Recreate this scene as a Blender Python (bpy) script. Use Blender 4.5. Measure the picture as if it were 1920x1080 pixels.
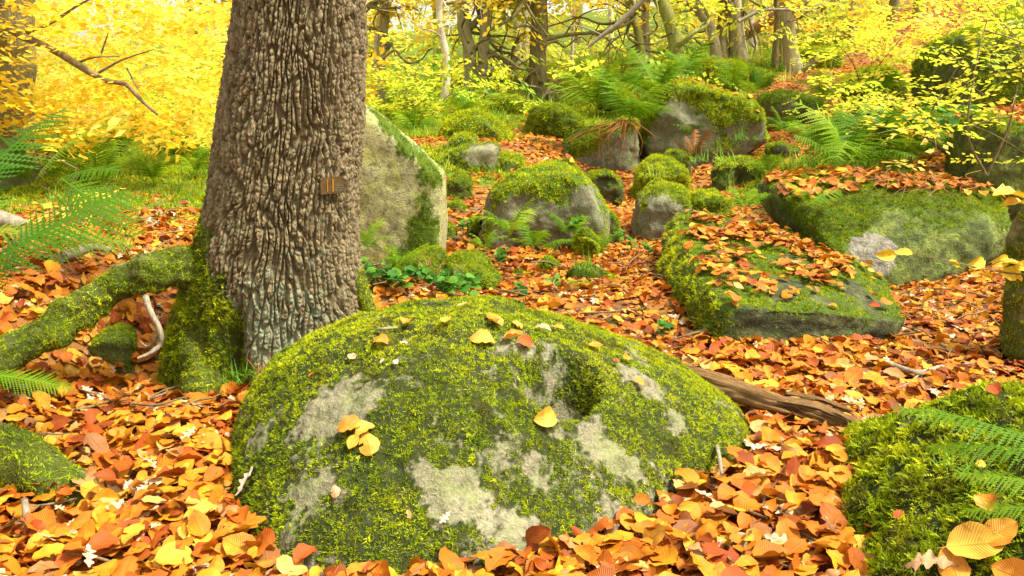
import bpy, bmesh, math, random
import numpy as np
from mathutils import Vector, Matrix, Euler

for o in list(bpy.data.objects): bpy.data.objects.remove(o, do_unlink=True)
random.seed(7); RNG = np.random.default_rng(7)
S = bpy.context.scene; COL = S.collection
R = math.radians

# ------------------------------------------------------------------ camera
CAM = np.array([0.0, 0.0, 1.05]); PITCH = R(14.0); FPX = 1600.0
cd = bpy.data.cameras.new('camera'); cam = bpy.data.objects.new('camera', cd); COL.objects.link(cam)
cam.location = CAM; cam.rotation_euler = (R(90) - PITCH, 0, 0)
cd.sensor_width = 36; cd.lens = 36 * FPX / 1920; cd.clip_start = 0.05; cd.clip_end = 400
S.camera = cam

# ------------------------------------------------------------------ light: overcast wood
W = bpy.data.worlds.new('World'); S.world = W; W.use_nodes = True
wn = W.node_tree; wn.nodes.clear()
sky = wn.nodes.new('ShaderNodeTexSky'); sky.sky_type = 'NISHITA'; sky.sun_disc = False
SUN_EL, SUN_AZ = 60.0, 105.0        # compass azimuth of the bright part of the cloud
sky.sun_elevation = R(SUN_EL); sky.sun_rotation = R(SUN_AZ); sky.air_density = 1.0; sky.dust_density = 3.0
hs = wn.nodes.new('ShaderNodeHueSaturation'); hs.inputs['Saturation'].default_value = 0.12
tint = wn.nodes.new('ShaderNodeMix'); tint.data_type = 'RGBA'; tint.blend_type = 'MULTIPLY'
tint.inputs[0].default_value = 1.0; tint.inputs[7].default_value = (1.0, 0.955, 0.84, 1)
bg = wn.nodes.new('ShaderNodeBackground'); bg.inputs['Strength'].default_value = 0.062
wo = wn.nodes.new('ShaderNodeOutputWorld')
wn.links.new(sky.outputs[0], hs.inputs['Color']); wn.links.new(hs.outputs[0], tint.inputs[6])
wn.links.new(tint.outputs[2], bg.inputs[0]); wn.links.new(bg.outputs[0], wo.inputs[0])
sl = bpy.data.lights.new('sun', 'SUN'); sl.energy = 1.5; sl.angle = R(10); sl.color = (1.0, 0.94, 0.84)
sun = bpy.data.objects.new('sun', sl); COL.objects.link(sun)
_a, _e = R(SUN_AZ), R(SUN_EL)
sdir = Vector((math.sin(_a) * math.cos(_e), math.cos(_a) * math.cos(_e), math.sin(_e)))
sun.rotation_euler = sdir.to_track_quat('Z', 'Y').to_euler(); sun.location = (0, 0, 20)
S.view_settings.view_transform = 'Standard'; S.view_settings.look = 'None'
S.view_settings.gamma = 1.0; S.view_settings.use_curve_mapping = False
S.view_settings.exposure = 2.68
S.render.engine = 'CYCLES'
S.cycles.max_bounces = 6; S.cycles.diffuse_bounces = 2; S.cycles.glossy_bounces = 2
S.cycles.transmission_bounces = 3; S.cycles.transparent_max_bounces = 4
S.cycles.use_adaptive_sampling = True
try: S.cycles.use_denoising = True
except Exception: pass

# ------------------------------------------------------------------ pixel helpers (photo pixels, world depth Y)
_cp, _sp = math.cos(PITCH), math.sin(PITCH)
def ray(px, py):
    cx = (px - 960) / FPX; cy = (540 - py) / FPX
    return np.array([cx, _cp + cy * _sp, -_sp + cy * _cp])
def P(px, py, Y):
    d = ray(px, py); return CAM + d * (Y / d[1])
def proj(V):
    d = np.asarray(V) - CAM
    dep = d[..., 1] * _cp - d[..., 2] * _sp
    up = d[..., 1] * _sp + d[..., 2] * _cp
    dep = np.where(np.abs(dep) < 1e-4, 1e-4, dep)
    return 960 + FPX * d[..., 0] / dep, 540 - FPX * up / dep, dep
def mpp(px, py, Y):                      # metres per photo pixel there
    return float(proj(P(px, py, Y))[2]) / FPX

# ------------------------------------------------------------------ numpy noise
_pr = np.random.default_rng(11)
_PERM = _pr.permutation(256).astype(np.int64); _PERM = np.concatenate([_PERM, _PERM, _PERM])
_G = _pr.normal(size=(256, 3)); _G /= np.linalg.norm(_G, axis=1)[:, None]
_RV = _pr.random((256, 3))
def _h(i, j, k): return _PERM[_PERM[_PERM[i & 255] + (j & 255)] + (k & 255)]
def pnoise(p):
    p = np.asarray(p, float); i = np.floor(p).astype(np.int64); f = p - i
    u = f * f * f * (f * (f * 6 - 15) + 10); out = 0
    for dx in (0, 1):
        for dy in (0, 1):
            for dz in (0, 1):
                g = _G[_h(i[..., 0] + dx, i[..., 1] + dy, i[..., 2] + dz)]
                d = f - np.array([dx, dy, dz])
                w = (u[..., 0] if dx else 1 - u[..., 0]) * (u[..., 1] if dy else 1 - u[..., 1]) * (u[..., 2] if dz else 1 - u[..., 2])
                out = out + w * (g * d).sum(-1)
    return out * 1.6
def fbm(p, oct=4, gain=0.5):
    a, s, t = 1.0, 0, 0; p = np.asarray(p, float)
    for k in range(oct):
        s = s + a * pnoise(p * 2.03 ** k + k * 17.3); t += a; a *= gain
    return s / t
def worley(p, flat=False):
    p = np.asarray(p, float); i = np.floor(p).astype(np.int64); f = p - i
    F1 = np.full(p.shape[:-1], 9.0); F2 = F1.copy(); ID = np.zeros(p.shape[:-1], np.int64)
    for dx in (-1, 0, 1):
        for dy in (-1, 0, 1):
            for dz in ((0,) if flat else (-1, 0, 1)):
                h = _h(i[..., 0] + dx, i[..., 1] + dy, i[..., 2] + dz)
                q = _RV[h] + np.array([dx, dy, dz]) - f
                if flat: q = q[..., :2]
                d = np.sqrt((q * q).sum(-1))
                m = d < F1
                F2 = np.where(m, F1, np.minimum(F2, d)); ID = np.where(m, h, ID); F1 = np.where(m, d, F1)
    return F1, F2, ID
def sstep(a, b, x):
    t = np.clip((x - a) / (b - a), 0, 1); return t * t * (3 - 2 * t)
def xyz(x, y, z=0.0):
    x, y, z = np.broadcast_arrays(x, y, z); return np.stack([x, y, z], -1).astype(float)

# ------------------------------------------------------------------ object helpers
def tag(o, label=None, cat=None, group=None, kind=None):
    if label: o['label'] = label
    if cat: o['category'] = cat
    if group: o['group'] = group
    if kind: o['kind'] = kind
    return o
def to_mesh(name, V, F, attrs=None, smooth=True, uv=None):
    V = np.asarray(V, np.float32)
    me = bpy.data.meshes.new(name)
    if isinstance(F, np.ndarray):
        n, k = F.shape
        me.vertices.add(len(V)); me.vertices.foreach_set('co', V.ravel())
        me.loops.add(n * k); me.loops.foreach_set('vertex_index', F.astype(np.int32).ravel())
        me.polygons.add(n); me.polygons.foreach_set('loop_start', np.arange(0, n * k, k, dtype=np.int32))
        me.update(calc_edges=True)
    else:
        me.from_pydata([tuple(map(float, v)) for v in V], [], F); me.update()
    if smooth and len(me.polygons): me.polygons.foreach_set('use_smooth', np.ones(len(me.polygons), bool))
    for k_, a in (attrs or {}).items():
        at = me.attributes.new(k_, 'FLOAT', 'POINT'); at.data.foreach_set('value', np.asarray(a, np.float32))
    if uv is not None:
        ul = me.uv_layers.new(name='UVMap'); li = np.zeros(len(me.loops), np.int32)
        me.loops.foreach_get('vertex_index', li)
        ul.data.foreach_set('uv', np.asarray(uv, np.float32)[li].ravel())
    return me
def link(name, data, mat=None, parent=None, loc=None, **kw):
    o = bpy.data.objects.new(name, data); COL.objects.link(o)
    if mat and not data.materials: data.materials.append(mat)
    if parent: o.parent = parent
    if loc is not None: o.location = loc
    return tag(o, **kw)
def empty(name, loc, **kw):
    o = bpy.data.objects.new(name, None); COL.objects.link(o); o.location = loc; o.empty_display_size = 0.1
    return tag(o, **kw)
def tris_of(F):
    return F if F.shape[1] == 3 else np.concatenate([F[:, [0, 1, 2]], F[:, [0, 2, 3]]])
def vnormals(V, F):
    T = tris_of(F); n = np.cross(V[T[:, 1]] - V[T[:, 0]], V[T[:, 2]] - V[T[:, 0]])
    N = np.zeros_like(V)
    for k in range(3): np.add.at(N, T[:, k], n)
    L = np.linalg.norm(N, axis=1)[:, None]; return N / np.maximum(L, 1e-12)
def surf_sample(V, F, n, w=None, rng=RNG):
    """n random surface points, density weighted by per-vertex w; returns points, normals"""
    T = tris_of(F); a, b, c = V[T[:, 0]], V[T[:, 1]], V[T[:, 2]]
    cr = np.cross(b - a, c - a); ar = np.linalg.norm(cr, axis=1)
    pr = ar * (w[T].mean(1) if w is not None else 1.0); s = pr.sum()
    if s <= 0: return np.zeros((0, 3)), np.zeros((0, 3))
    k = rng.choice(len(T), n, p=pr / s)
    u, v = rng.random(n), rng.random(n); m = u + v > 1; u[m], v[m] = 1 - u[m], 1 - v[m]
    u, v = u[:, None], v[:, None]
    return a[k] * (1 - u - v) + b[k] * u + c[k] * v, cr[k] / np.maximum(ar[k], 1e-12)[:, None]
def grid_faces(nu, nv, wrap_u=False):
    i = np.arange(nu if wrap_u else nu - 1); j = np.arange(nv - 1)
    I, J = np.meshgrid(i, j, indexing='ij'); I2 = (I + 1) % nu
    return np.stack([I * nv + J, I2 * nv + J, I2 * nv + J + 1, I * nv + J + 1], -1).reshape(-1, 4)

def rot_from(N, spin, tilt=0.0, rng=RNG):
    """euler (XYZ) arrays taking +Z to N (jittered by tilt rad) after a spin about it"""
    N = np.asarray(N, float); n = len(N)
    if np.any(tilt): N = N + rng.normal(size=(n, 3)) * np.asarray(tilt).reshape(-1, 1)
    N = N / np.maximum(np.linalg.norm(N, axis=1)[:, None], 1e-9)
    ref = np.where(np.abs(N[:, 2:3]) < 0.99, np.array([[0, 0, 1.0]]), np.array([[1.0, 0, 0]]))
    X = np.cross(ref, N); X /= np.maximum(np.linalg.norm(X, axis=1)[:, None], 1e-9); Y = np.cross(N, X)
    c, s = np.cos(spin)[:, None], np.sin(spin)[:, None]
    A = X * c + Y * s; B = -X * s + Y * c
    # matrix columns A,B,N
    ry = np.arcsin(np.clip(-A[:, 2], -1, 1)); rx = np.arctan2(B[:, 2], N[:, 2]); rz = np.arctan2(A[:, 1], A[:, 0])
    return np.stack([rx, ry, rz], -1)

# ------------------------------------------------------------------ geometry-node scatter (for stuff only)
_groups = {}
def scatter_group(coll):
    if coll.name in _groups: return _groups[coll.name]
    g = bpy.data.node_groups.new('scatter_' + coll.name, 'GeometryNodeTree')
    g.interface.new_socket('Geometry', in_out='INPUT', socket_type='NodeSocketGeometry')
    g.interface.new_socket('Geometry', in_out='OUTPUT', socket_type='NodeSocketGeometry')
    n, l = g.nodes, g.links
    gi, go = n.new('NodeGroupInput'), n.new('NodeGroupOutput')
    ci = n.new('GeometryNodeCollectionInfo'); ci.inputs['Collection'].default_value = coll
    ci.inputs['Separate Children'].default_value = True; ci.inputs['Reset Children'].default_value = True
    ip = n.new('GeometryNodeInstanceOnPoints'); ip.inputs['Pick Instance'].default_value = True
    def attr(nm, ty):
        a = n.new('GeometryNodeInputNamedAttribute'); a.data_type = ty; a.inputs['Name'].default_value = nm
        return [s for s in a.outputs if s.enabled and s.name == 'Attribute'][0]
    e = n.new('FunctionNodeEulerToRotation')
    l.new(attr('rot', 'FLOAT_VECTOR'), e.inputs[0]); l.new(e.outputs[0], ip.inputs['Rotation'])
    l.new(attr('idx', 'INT'), ip.inputs['Instance Index']); l.new(attr('sc', 'FLOAT'), ip.inputs['Scale'])
    l.new(gi.outputs[0], ip.inputs['Points']); l.new(ci.outputs[0], ip.inputs['Instance']); l.new(ip.outputs[0], go.inputs[0])
    _groups[coll.name] = g; return g
def scatter(name, coll, pts, rot, sc, parent=None, loc=None, **kw):
    me = bpy.data.meshes.new(name); n = len(pts)
    base = np.array(loc) if loc is not None else (np.array(parent.location) if parent else np.zeros(3))
    me.vertices.add(n); me.vertices.foreach_set('co', (np.asarray(pts) - base).astype(np.float32).ravel())
    a = me.attributes.new('rot', 'FLOAT_VECTOR', 'POINT'); a.data.foreach_set('vector', np.asarray(rot, np.float32).ravel())
    a = me.attributes.new('sc', 'FLOAT', 'POINT'); a.data.foreach_set('value', np.broadcast_to(sc, (n,)).astype(np.float32))
    a = me.attributes.new('idx', 'INT', 'POINT'); a.data.foreach_set('value', RNG.integers(0, len(coll.objects), n).astype(np.int32))
    o = bpy.data.objects.new(name, me); COL.objects.link(o)
    if parent: o.parent = parent
    elif loc is not None: o.location = loc
    m = o.modifiers.new('scatter', 'NODES'); m.node_group = scatter_group(coll)
    kw.setdefault('kind', 'stuff')
    return tag(o, **kw)
def variants(name, meshes, mat):
    c = bpy.data.collections.new(name)
    for i, me in enumerate(meshes):
        if not me.materials: me.materials.append(mat)
        c.objects.link(bpy.data.objects.new(name, me))
    return c

# ------------------------------------------------------------------ material helpers
class M:
    def __init__(s, name):
        s.m = bpy.data.materials.new(name); s.m.use_nodes = True; s.t = s.m.node_tree; s.t.nodes.clear()
    def n(s, ty, ins=None, **props):
        x = s.t.nodes.new(ty)
        for k, v in props.items(): setattr(x, k, v)
        for k, v in (ins or {}).items():
            if isinstance(v, bpy.types.NodeSocket): s.t.links.new(v, x.inputs[k])
            else: x.inputs[k].default_value = v
        return x
    def noise(s, scale, detail=4, rough=0.6, vec=None, dist=0.0):
        i = {'Scale': scale, 'Detail': detail, 'Roughness': rough, 'Distortion': dist}
        if vec is not None: i['Vector'] = vec
        return s.n('ShaderNodeTexNoise', i).outputs['Fac']
    def vor(s, scale, vec=None, feature='F1', out='Distance'):
        i = {'Scale': scale}
        if vec is not None: i['Vector'] = vec
        return s.n('ShaderNodeTexVoronoi', i, feature=feature).outputs[out]
    def ramp(s, fac, stops, interp='LINEAR'):
        r = s.n('ShaderNodeValToRGB', {'Fac': fac}); c = r.color_ramp; c.interpolation = interp
        while len(c.elements) < len(stops): c.elements.new(0.5)
        for e, (p, col) in zip(c.elements, stops):
            e.position = p; e.color = (col, col, col, 1) if isinstance(col, (int, float)) else (*col, 1)
        return r.outputs[0]
    def math(s, op, a, b=0.0, clamp=False):
        return s.n('ShaderNodeMath', {0: a, 1: b}, operation=op, use_clamp=clamp).outputs[0]
    def mix(s, f, a, b, mode='MIX'):
        c = lambda v: (*v, 1) if isinstance(v, tuple) and len(v) == 3 else v
        return s.n('ShaderNodeMix', {0: f, 6: c(a), 7: c(b)}, data_type='RGBA', blend_type=mode).outputs[2]
    def attr(s, name): return s.n('ShaderNodeAttribute', attribute_name=name).outputs['Fac']
    def pos(s): return s.n('ShaderNodeTexCoord').outputs['Object']
    def rnd(s): return s.n('ShaderNodeObjectInfo').outputs['Random']
    def bump(s, h, strength=0.5, dist=0.01, nrm=None):
        i = {'Height': h, 'Strength': strength, 'Distance': dist}
        if nrm is not None: i['Normal'] = nrm
        return s.n('ShaderNodeBump', i).outputs[0]
    def out(s, col, rough=0.8, nrm=None, spec=0.3, transl=0.0, tcol=None):
        i = {'Base Color': (*col, 1) if isinstance(col, tuple) else col, 'Roughness': rough, 'Specular IOR Level': spec}
        if nrm is not None: i['Normal'] = nrm
        b = s.n('ShaderNodeBsdfPrincipled', i).outputs[0]
        if transl:
            t = s.n('ShaderNodeBsdfTranslucent', {'Color': tcol if tcol is not None else i['Base Color']}).outputs[0]
            b = s.n('ShaderNodeMixShader', {0: transl, 1: b, 2: t}).outputs[0]
        s.n('ShaderNodeOutputMaterial', {'Surface': b}); return s.m

def mat_leaf(name, stops, transl=0.3, rough=0.5, veins=True, spec=0.22):
    m = M(name)
    r = m.rnd(); c = m.ramp(r, stops)
    tc = m.n('ShaderNodeTexCoord'); o = tc.outputs['Object']; uv = tc.outputs['UV']
    off = m.n('ShaderNodeVectorMath', {0: o, 1: m.n('ShaderNodeCombineXYZ', {0: m.math('MULTIPLY', r, 37.0), 1: m.math('MULTIPLY', r, 91.0), 2: 0.0}).outputs[0]}, operation='ADD').outputs[0]
    bl = m.noise(1.6, 3, 0.6, off)
    c = m.mix(m.ramp(bl, [(0.3, 0.6), (0.7, 0.0)]), c, (0.22, 0.05, 0.004), 'MIX')
    h2 = m.n('ShaderNodeHueSaturation', {'Hue': m.math('ADD', m.math('MULTIPLY', m.noise(0.9, 1, 0.5, off), 0.04), 0.48), 'Saturation': 1.0, 'Value': 1.05, 'Color': c}).outputs[0]
    c = h2; nrm = None
    if veins:
        sx = m.n('ShaderNodeSeparateXYZ', {0: uv}); t, s_ = sx.outputs[0], sx.outputs[1]
        a = m.math('ABSOLUTE', m.math('SUBTRACT', s_, 0.5))
        ph = m.math('MULTIPLY', m.math('SUBTRACT', t, m.math('MULTIPLY', a, 0.45)), 60.0)
        lat = m.math('POWER', m.math('ABSOLUTE', m.math('COSINE', ph)), 8.0)
        mid = m.math('SUBTRACT', 1.0, m.math('MULTIPLY', a, 22.0), True)
        v = m.math('MAXIMUM', m.math('MULTIPLY', lat, 0.55), mid)
        c = m.mix(m.math('MULTIPLY', v, 0.28), c, (0.36, 0.13, 0.012), 'MIX')
        sp = m.vor(9.0, off); dots = m.ramp(sp, [(0.06, 1.0), (0.13, 0.0)])
        c = m.mix(m.math('MULTIPLY', dots, 0.6), c, (0.10, 0.04, 0.012))
        nrm = m.bump(v, 0.35, 0.02)
    return m.out(c, rough, nrm, spec, transl, c)
# ------------------------------------------------------------------ materials
LITTER = [(0.0, (0.44, 0.105, 0.006)), (0.10, (0.58, 0.19, 0.008)), (0.20, (0.68, 0.30, 0.012)), (0.28, (0.72, 0.34, 0.012)), (0.36, (0.20, 0.030, 0.004)), (0.43, (0.36, 0.065, 0.006)),
          (0.52, (0.55, 0.155, 0.008)), (0.60, (0.66, 0.26, 0.01)), (0.67, (0.76, 0.46, 0.035)), (0.72, (0.60, 0.36, 0.13)), (0.77, (0.11, 0.028, 0.007)), (0.82, (0.30, 0.055, 0.006)), (0.90, (0.50, 0.13, 0.007)), (0.96, (0.62, 0.22, 0.008)), (1.0, (0.58, 0.19, 0.01))]
m_leaf = mat_leaf('fallen_leaf', LITTER, 0.18, 0.5)
m_oakleaf = mat_leaf('oak_leaf', [(0, (0.70, 0.52, 0.34)), (0.6, (0.62, 0.42, 0.24)), (1, (0.78, 0.66, 0.48))], 0.15, 0.6)
def mat_foliage(name, stops, transl=0.45):
    m = M(name); c = m.ramp(m.rnd(), stops); o = m.pos()
    c = m.n('ShaderNodeHueSaturation', {'Hue': m.math('ADD', m.math('MULTIPLY', m.noise(3.0, 2, 0.5, o), 0.05), 0.475), 'Value': 1.0, 'Color': c}).outputs[0]
    return m.out(c, 0.55, None, 0.12, transl, c)
m_yellow = mat_foliage('yellow_foliage', [(0, (0.80, 0.54, 0.02)), (0.3, (0.85, 0.68, 0.07)), (0.5, (0.78, 0.40, 0.015)), (0.65, (0.74, 0.68, 0.08)), (0.85, (0.84, 0.64, 0.04)), (1, (0.88, 0.76, 0.24))], 0.6)
m_lime = mat_foliage('lime_foliage', [(0, (0.50, 0.58, 0.03)), (0.4, (0.66, 0.62, 0.04)), (0.7, (0.34, 0.48, 0.03)), (1, (0.76, 0.62, 0.04))], 0.5)
m_green = mat_foliage('green_foliage', [(0, (0.10, 0.25, 0.02)), (0.5, (0.18, 0.36, 0.03)), (1, (0.30, 0.46, 0.04))], 0.4)
m_dgreen = mat_foliage('dark_green_leaf', [(0, (0.03, 0.11, 0.010)), (0.5, (0.055, 0.17, 0.014)), (1, (0.11, 0.24, 0.02))], 0.3)
m_fern = mat_foliage('fern_green', [(0, (0.08, 0.18, 0.004)), (0.5, (0.15, 0.27, 0.006)), (1, (0.28, 0.38, 0.01))], 0.4)
m_ferndark = mat_foliage('dark_fern_green', [(0, (0.03, 0.09, 0.003)), (0.5, (0.06, 0.145, 0.004)), (1, (0.14, 0.22, 0.006))], 0.35)
m_deadfern = mat_foliage('dead_fern', [(0, (0.20, 0.075, 0.015)), (1, (0.30, 0.12, 0.03))], 0.2)
m_straw = mat_foliage('straw', [(0, (0.34, 0.20, 0.07)), (1, (0.26, 0.11, 0.03))], 0.2)
m_grass = mat_foliage('grass_blade', [(0, (0.10, 0.26, 0.02)), (0.6, (0.24, 0.38, 0.03)), (1, (0.42, 0.44, 0.06))], 0.4)

def mat_moss(name, dark, mid, light):
    m = M(name); o = m.n('ShaderNodeNewGeometry').outputs['Position']
    c = m.ramp(m.rnd(), [(0, dark), (0.45, mid), (1, light)])
    f = m.ramp(m.noise(7.0, 3, 0.6, o), [(0.38, 0.0), (0.62, 1.0)])
    c = m.mix(m.math('MULTIPLY', f, 0.55), c, (light[0] * 1.15, light[1] * 1.02, light[2]))
    b = m.ramp(m.noise(13.0, 3, 0.6, o), [(0.52, 0.0), (0.68, 0.8)])
    c = m.mix(b, c, (0.085, 0.06, 0.012))
    return m.out(c, 0.75, None, 0.15, 0.3, c)
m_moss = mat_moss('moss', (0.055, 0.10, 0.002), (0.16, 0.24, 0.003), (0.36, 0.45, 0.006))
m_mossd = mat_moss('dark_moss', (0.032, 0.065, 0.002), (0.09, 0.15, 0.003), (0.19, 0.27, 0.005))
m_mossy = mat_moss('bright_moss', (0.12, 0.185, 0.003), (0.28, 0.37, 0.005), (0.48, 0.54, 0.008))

def mat_rock(name, base, light, lich=(0.42, 0.43, 0.22), lamt=0.5, mossc=(0.022, 0.030, 0.004), bumpd=0.016, dark=(0.06, 0.055, 0.045)):
    m = M(name); o = m.n('ShaderNodeNewGeometry').outputs['Position']
    n1 = m.noise(6, 6, 0.65, o); n2 = m.noise(42, 5, 0.7, o); n3 = m.noise(160, 2, 0.6, o)
    c = m.mix(m.ramp(n1, [(0.35, 0.0), (0.65, 1.0)]), base, light)
    c = m.mix(m.ramp(n2, [(0.50, 0.0), (0.68, 0.65)]), c, dark)
    c = m.mix(m.ramp(n3, [(0.45, 0.0), (0.7, 0.55)]), c, (light[0] * 1.35, light[1] * 1.3, light[2] * 1.25))
    l1 = m.math('MULTIPLY', m.ramp(m.noise(9, 5, 0.7, o, 0.6), [(0.46, 0.0), (0.60, 1.0)]), m.ramp(m.noise(70, 3, 0.7, o), [(0.35, 0.2), (0.55, 1.0)]))
    c = m.mix(m.math('MULTIPLY', l1, lamt), c, lich)
    c = m.mix(m.ramp(m.math('ADD', m.attr('bare'), m.math('MULTIPLY', m.math('SUBTRACT', n2, 0.5), 0.6)), [(0.35, 0.0), (0.55, 1.0)]), c, m.mix(m.ramp(n2, [(0.35, 0.), (0.7, 1.)]), (0.13, 0.12, 0.085), (0.34, 0.31, 0.24)))
    ma = m.attr('moss'); e = m.math('ADD', ma, m.math('MULTIPLY', m.math('SUBTRACT', m.noise(45, 6, 0.75, o), 0.5), 1.9))
    c = m.mix(m.ramp(e, [(0.28, 0.0), (0.62, 1.0)]), c, mossc)
    c = m.mix(m.math('MULTIPLY', m.ramp(m.noise(24, 5, 0.75, o, 0.4), [(0.50, 0.0), (0.62, 1.0)]), 0.55), c, (0.05, 0.052, 0.018))
    h = m.math('ADD', m.math('MULTIPLY', n1, 0.5), m.math('ADD', m.math('MULTIPLY', n2, 0.6), m.math('MULTIPLY', n3, 0.25)))
    return m.out(c, 0.88, m.bump(h, 0.9, bumpd), 0.2)
m_rock = mat_rock('gritstone', (0.12, 0.11, 0.06), (0.24, 0.22, 0.135), (0.17, 0.20, 0.06), 0.7)
m_rockgrey = mat_rock('grey_gritstone', (0.12, 0.115, 0.065), (0.22, 0.21, 0.13), (0.22, 0.25, 0.10), 0.6, mossc=(0.07, 0.12, 0.006), bumpd=0.03)
m_rocklich = mat_rock('lichened_gritstone', (0.24, 0.23, 0.10), (0.36, 0.34, 0.16), (0.42, 0.42, 0.10), 0.75, mossc=(0.07, 0.12, 0.006), bumpd=0.02)
m_rockgreen = mat_rock('green_gritstone', (0.04, 0.055, 0.015), (0.10, 0.125, 0.03), (0.22, 0.27, 0.05), 0.8, mossc=(0.07, 0.12, 0.006), bumpd=0.04, dark=(0.012, 0.02, 0.004))
m_rockdark = mat_rock('dark_gritstone', (0.022, 0.024, 0.012), (0.05, 0.052, 0.022), (0.24, 0.27, 0.08), 0.4, mossc=(0.055, 0.095, 0.005), bumpd=0.03, dark=(0.015, 0.018, 0.010))

def mat_bark(name, c1, c2, lich=(0.38, 0.44, 0.30), lamt=0.3, scale=1.0, bd=0.01, mossc=(0.09, 0.13, 0.012), pl=False):
    m = M(name); g = m.n('ShaderNodeNewGeometry').outputs['Position']
    st = m.n('ShaderNodeMapping', {'Vector': g, 'Scale': (1, 1, 0.3)}).outputs[0]
    n1 = m.noise(30 * scale, 6, 0.7, st); n2 = m.noise(120 * scale, 4, 0.7, st); n3 = m.noise(4, 3, 0.6, g)
    c = m.mix(m.ramp(n1, [(0.3, 0.0), (0.7, 1.0)]), c1, c2)
    c = m.mix(m.ramp(n2, [(0.5, 0.0), (0.75, 0.6)]), c, (c2[0] * 1.5, c2[1] * 1.42, c2[2] * 1.3))
    c = m.mix(m.ramp(n2, [(0.28, 0.7), (0.42, 0.0)]), c, (c1[0] * 0.45, c1[1] * 0.4, c1[2] * 0.35))
    if pl: c = m.mix(m.math('MULTIPLY', m.attr('plate'), 0.6), c, (0.29, 0.225, 0.125)); c = m.mix(m.ramp(m.attr('plate'), [(0.0, .5), (.3, 0.)]), c, (0.09, 0.065, 0.03))  # random plate tone, and furrows darkened: shade put into the bark colour
    la = m.math('ADD', m.attr('lichen'), 0.0)
    l1 = m.ramp(m.math('ADD', m.noise(22, 5, 0.75, g), m.math('MULTIPLY', la, 0.22)), [(0.56, 0.0), (0.66, 1.0)])
    c = m.mix(m.math('MULTIPLY', l1, lamt), c, lich)
    e = m.math('ADD', m.attr('moss'), m.math('MULTIPLY', m.math('SUBTRACT', m.noise(35, 4, 0.7, g), 0.5), 0.9))
    c = m.mix(m.ramp(e, [(0.3, 0.0), (0.65, 0.9)]), c, (mossc[0] * .5, mossc[1] * .5, mossc[2] * .5))
    h = m.math('ADD', n1, m.math('MULTIPLY', n2, 0.5))
    return m.out(c, 0.9, m.bump(h, 0.8, bd), 0.15)
m_bark = mat_bark('oak_bark', (0.07, 0.052, 0.024), (0.215, 0.17, 0.09), (0.26, 0.32, 0.20), 0.55, bd=0.008, pl=True)
m_barkgrey = mat_bark('grey_bark', (0.22, 0.19, 0.10), (0.40, 0.35, 0.20), (0.40, 0.46, 0.18), 0.6, 0.5, 0.02)
m_barkgreen = mat_bark('mossy_bark', (0.17, 0.17, 0.05), (0.30, 0.31, 0.08), (0.34, 0.44, 0.06), 0.8, 0.5, 0.02)
m_barkdark = mat_bark('dark_bark', (0.13, 0.11, 0.045), (0.26, 0.215, 0.09), (0.16, 0.20, 0.05), 0.5, 0.5, 0.03)
m_barkbirch = mat_bark('birch_bark', (0.42, 0.36, 0.26), (0.62, 0.56, 0.44), (0.70, 0.68, 0.60), 0.6, 0.3, 0.01)
m_barkpink = mat_bark('pine_bark', (0.26, 0.15, 0.10), (0.40, 0.25, 0.17), (0.3, 0.3, 0.15), 0.3, 0.5, 0.02)
m_twig = mat_bark('twig_bark', (0.10, 0.07, 0.035), (0.20, 0.15, 0.07), (0.3, 0.33, 0.12), 0.3, 1.0, 0.004)
m_stick = mat_bark('pale_stick', (0.14, 0.115, 0.075), (0.28, 0.24, 0.165), (0.3, 0.33, 0.2), 0.5, 1.0, 0.004)

def mat_ground():
    m = M('woodland_soil'); g = m.n('ShaderNodeNewGeometry').outputs['Position']
    c = m.mix(m.ramp(m.noise(8, 5, 0.7, g), [(0.35, 0.0), (0.65, 1.0)]), (0.055, 0.03, 0.015), (0.14, 0.07, 0.025))
    v = m.vor(26.0, g, out='Color'); sx = m.n('ShaderNodeSeparateColor', {0: v}).outputs[0]
    lc = m.ramp(sx, [(0, (0.30, 0.09, 0.015)), (0.5, (0.55, 0.20, 0.03)), (1, (0.45, 0.26, 0.07))])
    far = m.ramp(m.noise(3.0, 4, 0.7, g), [(0.35, 0.0), (0.6, 0.45)])
    c = m.mix(far, c, lc)
    gr = m.mix(m.ramp(m.noise(14, 5, 0.7, g), [(0.35, 0.0), (0.65, 1.0)]), (0.04, 0.07, 0.006), (0.13, 0.18, 0.010))
    e = m.math('ADD', m.attr('moss'), m.math('MULTIPLY', m.math('SUBTRACT', m.noise(20, 4, 0.7, g), 0.5), 0.8))
    c = m.mix(m.ramp(e, [(0.4, 0.0), (0.6, 1.0)]), c, gr)
    return m.out(c, 0.9, m.bump(m.noise(40, 5, 0.7, g), 0.8, 0.02), 0.15)
m_ground = mat_ground()
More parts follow.
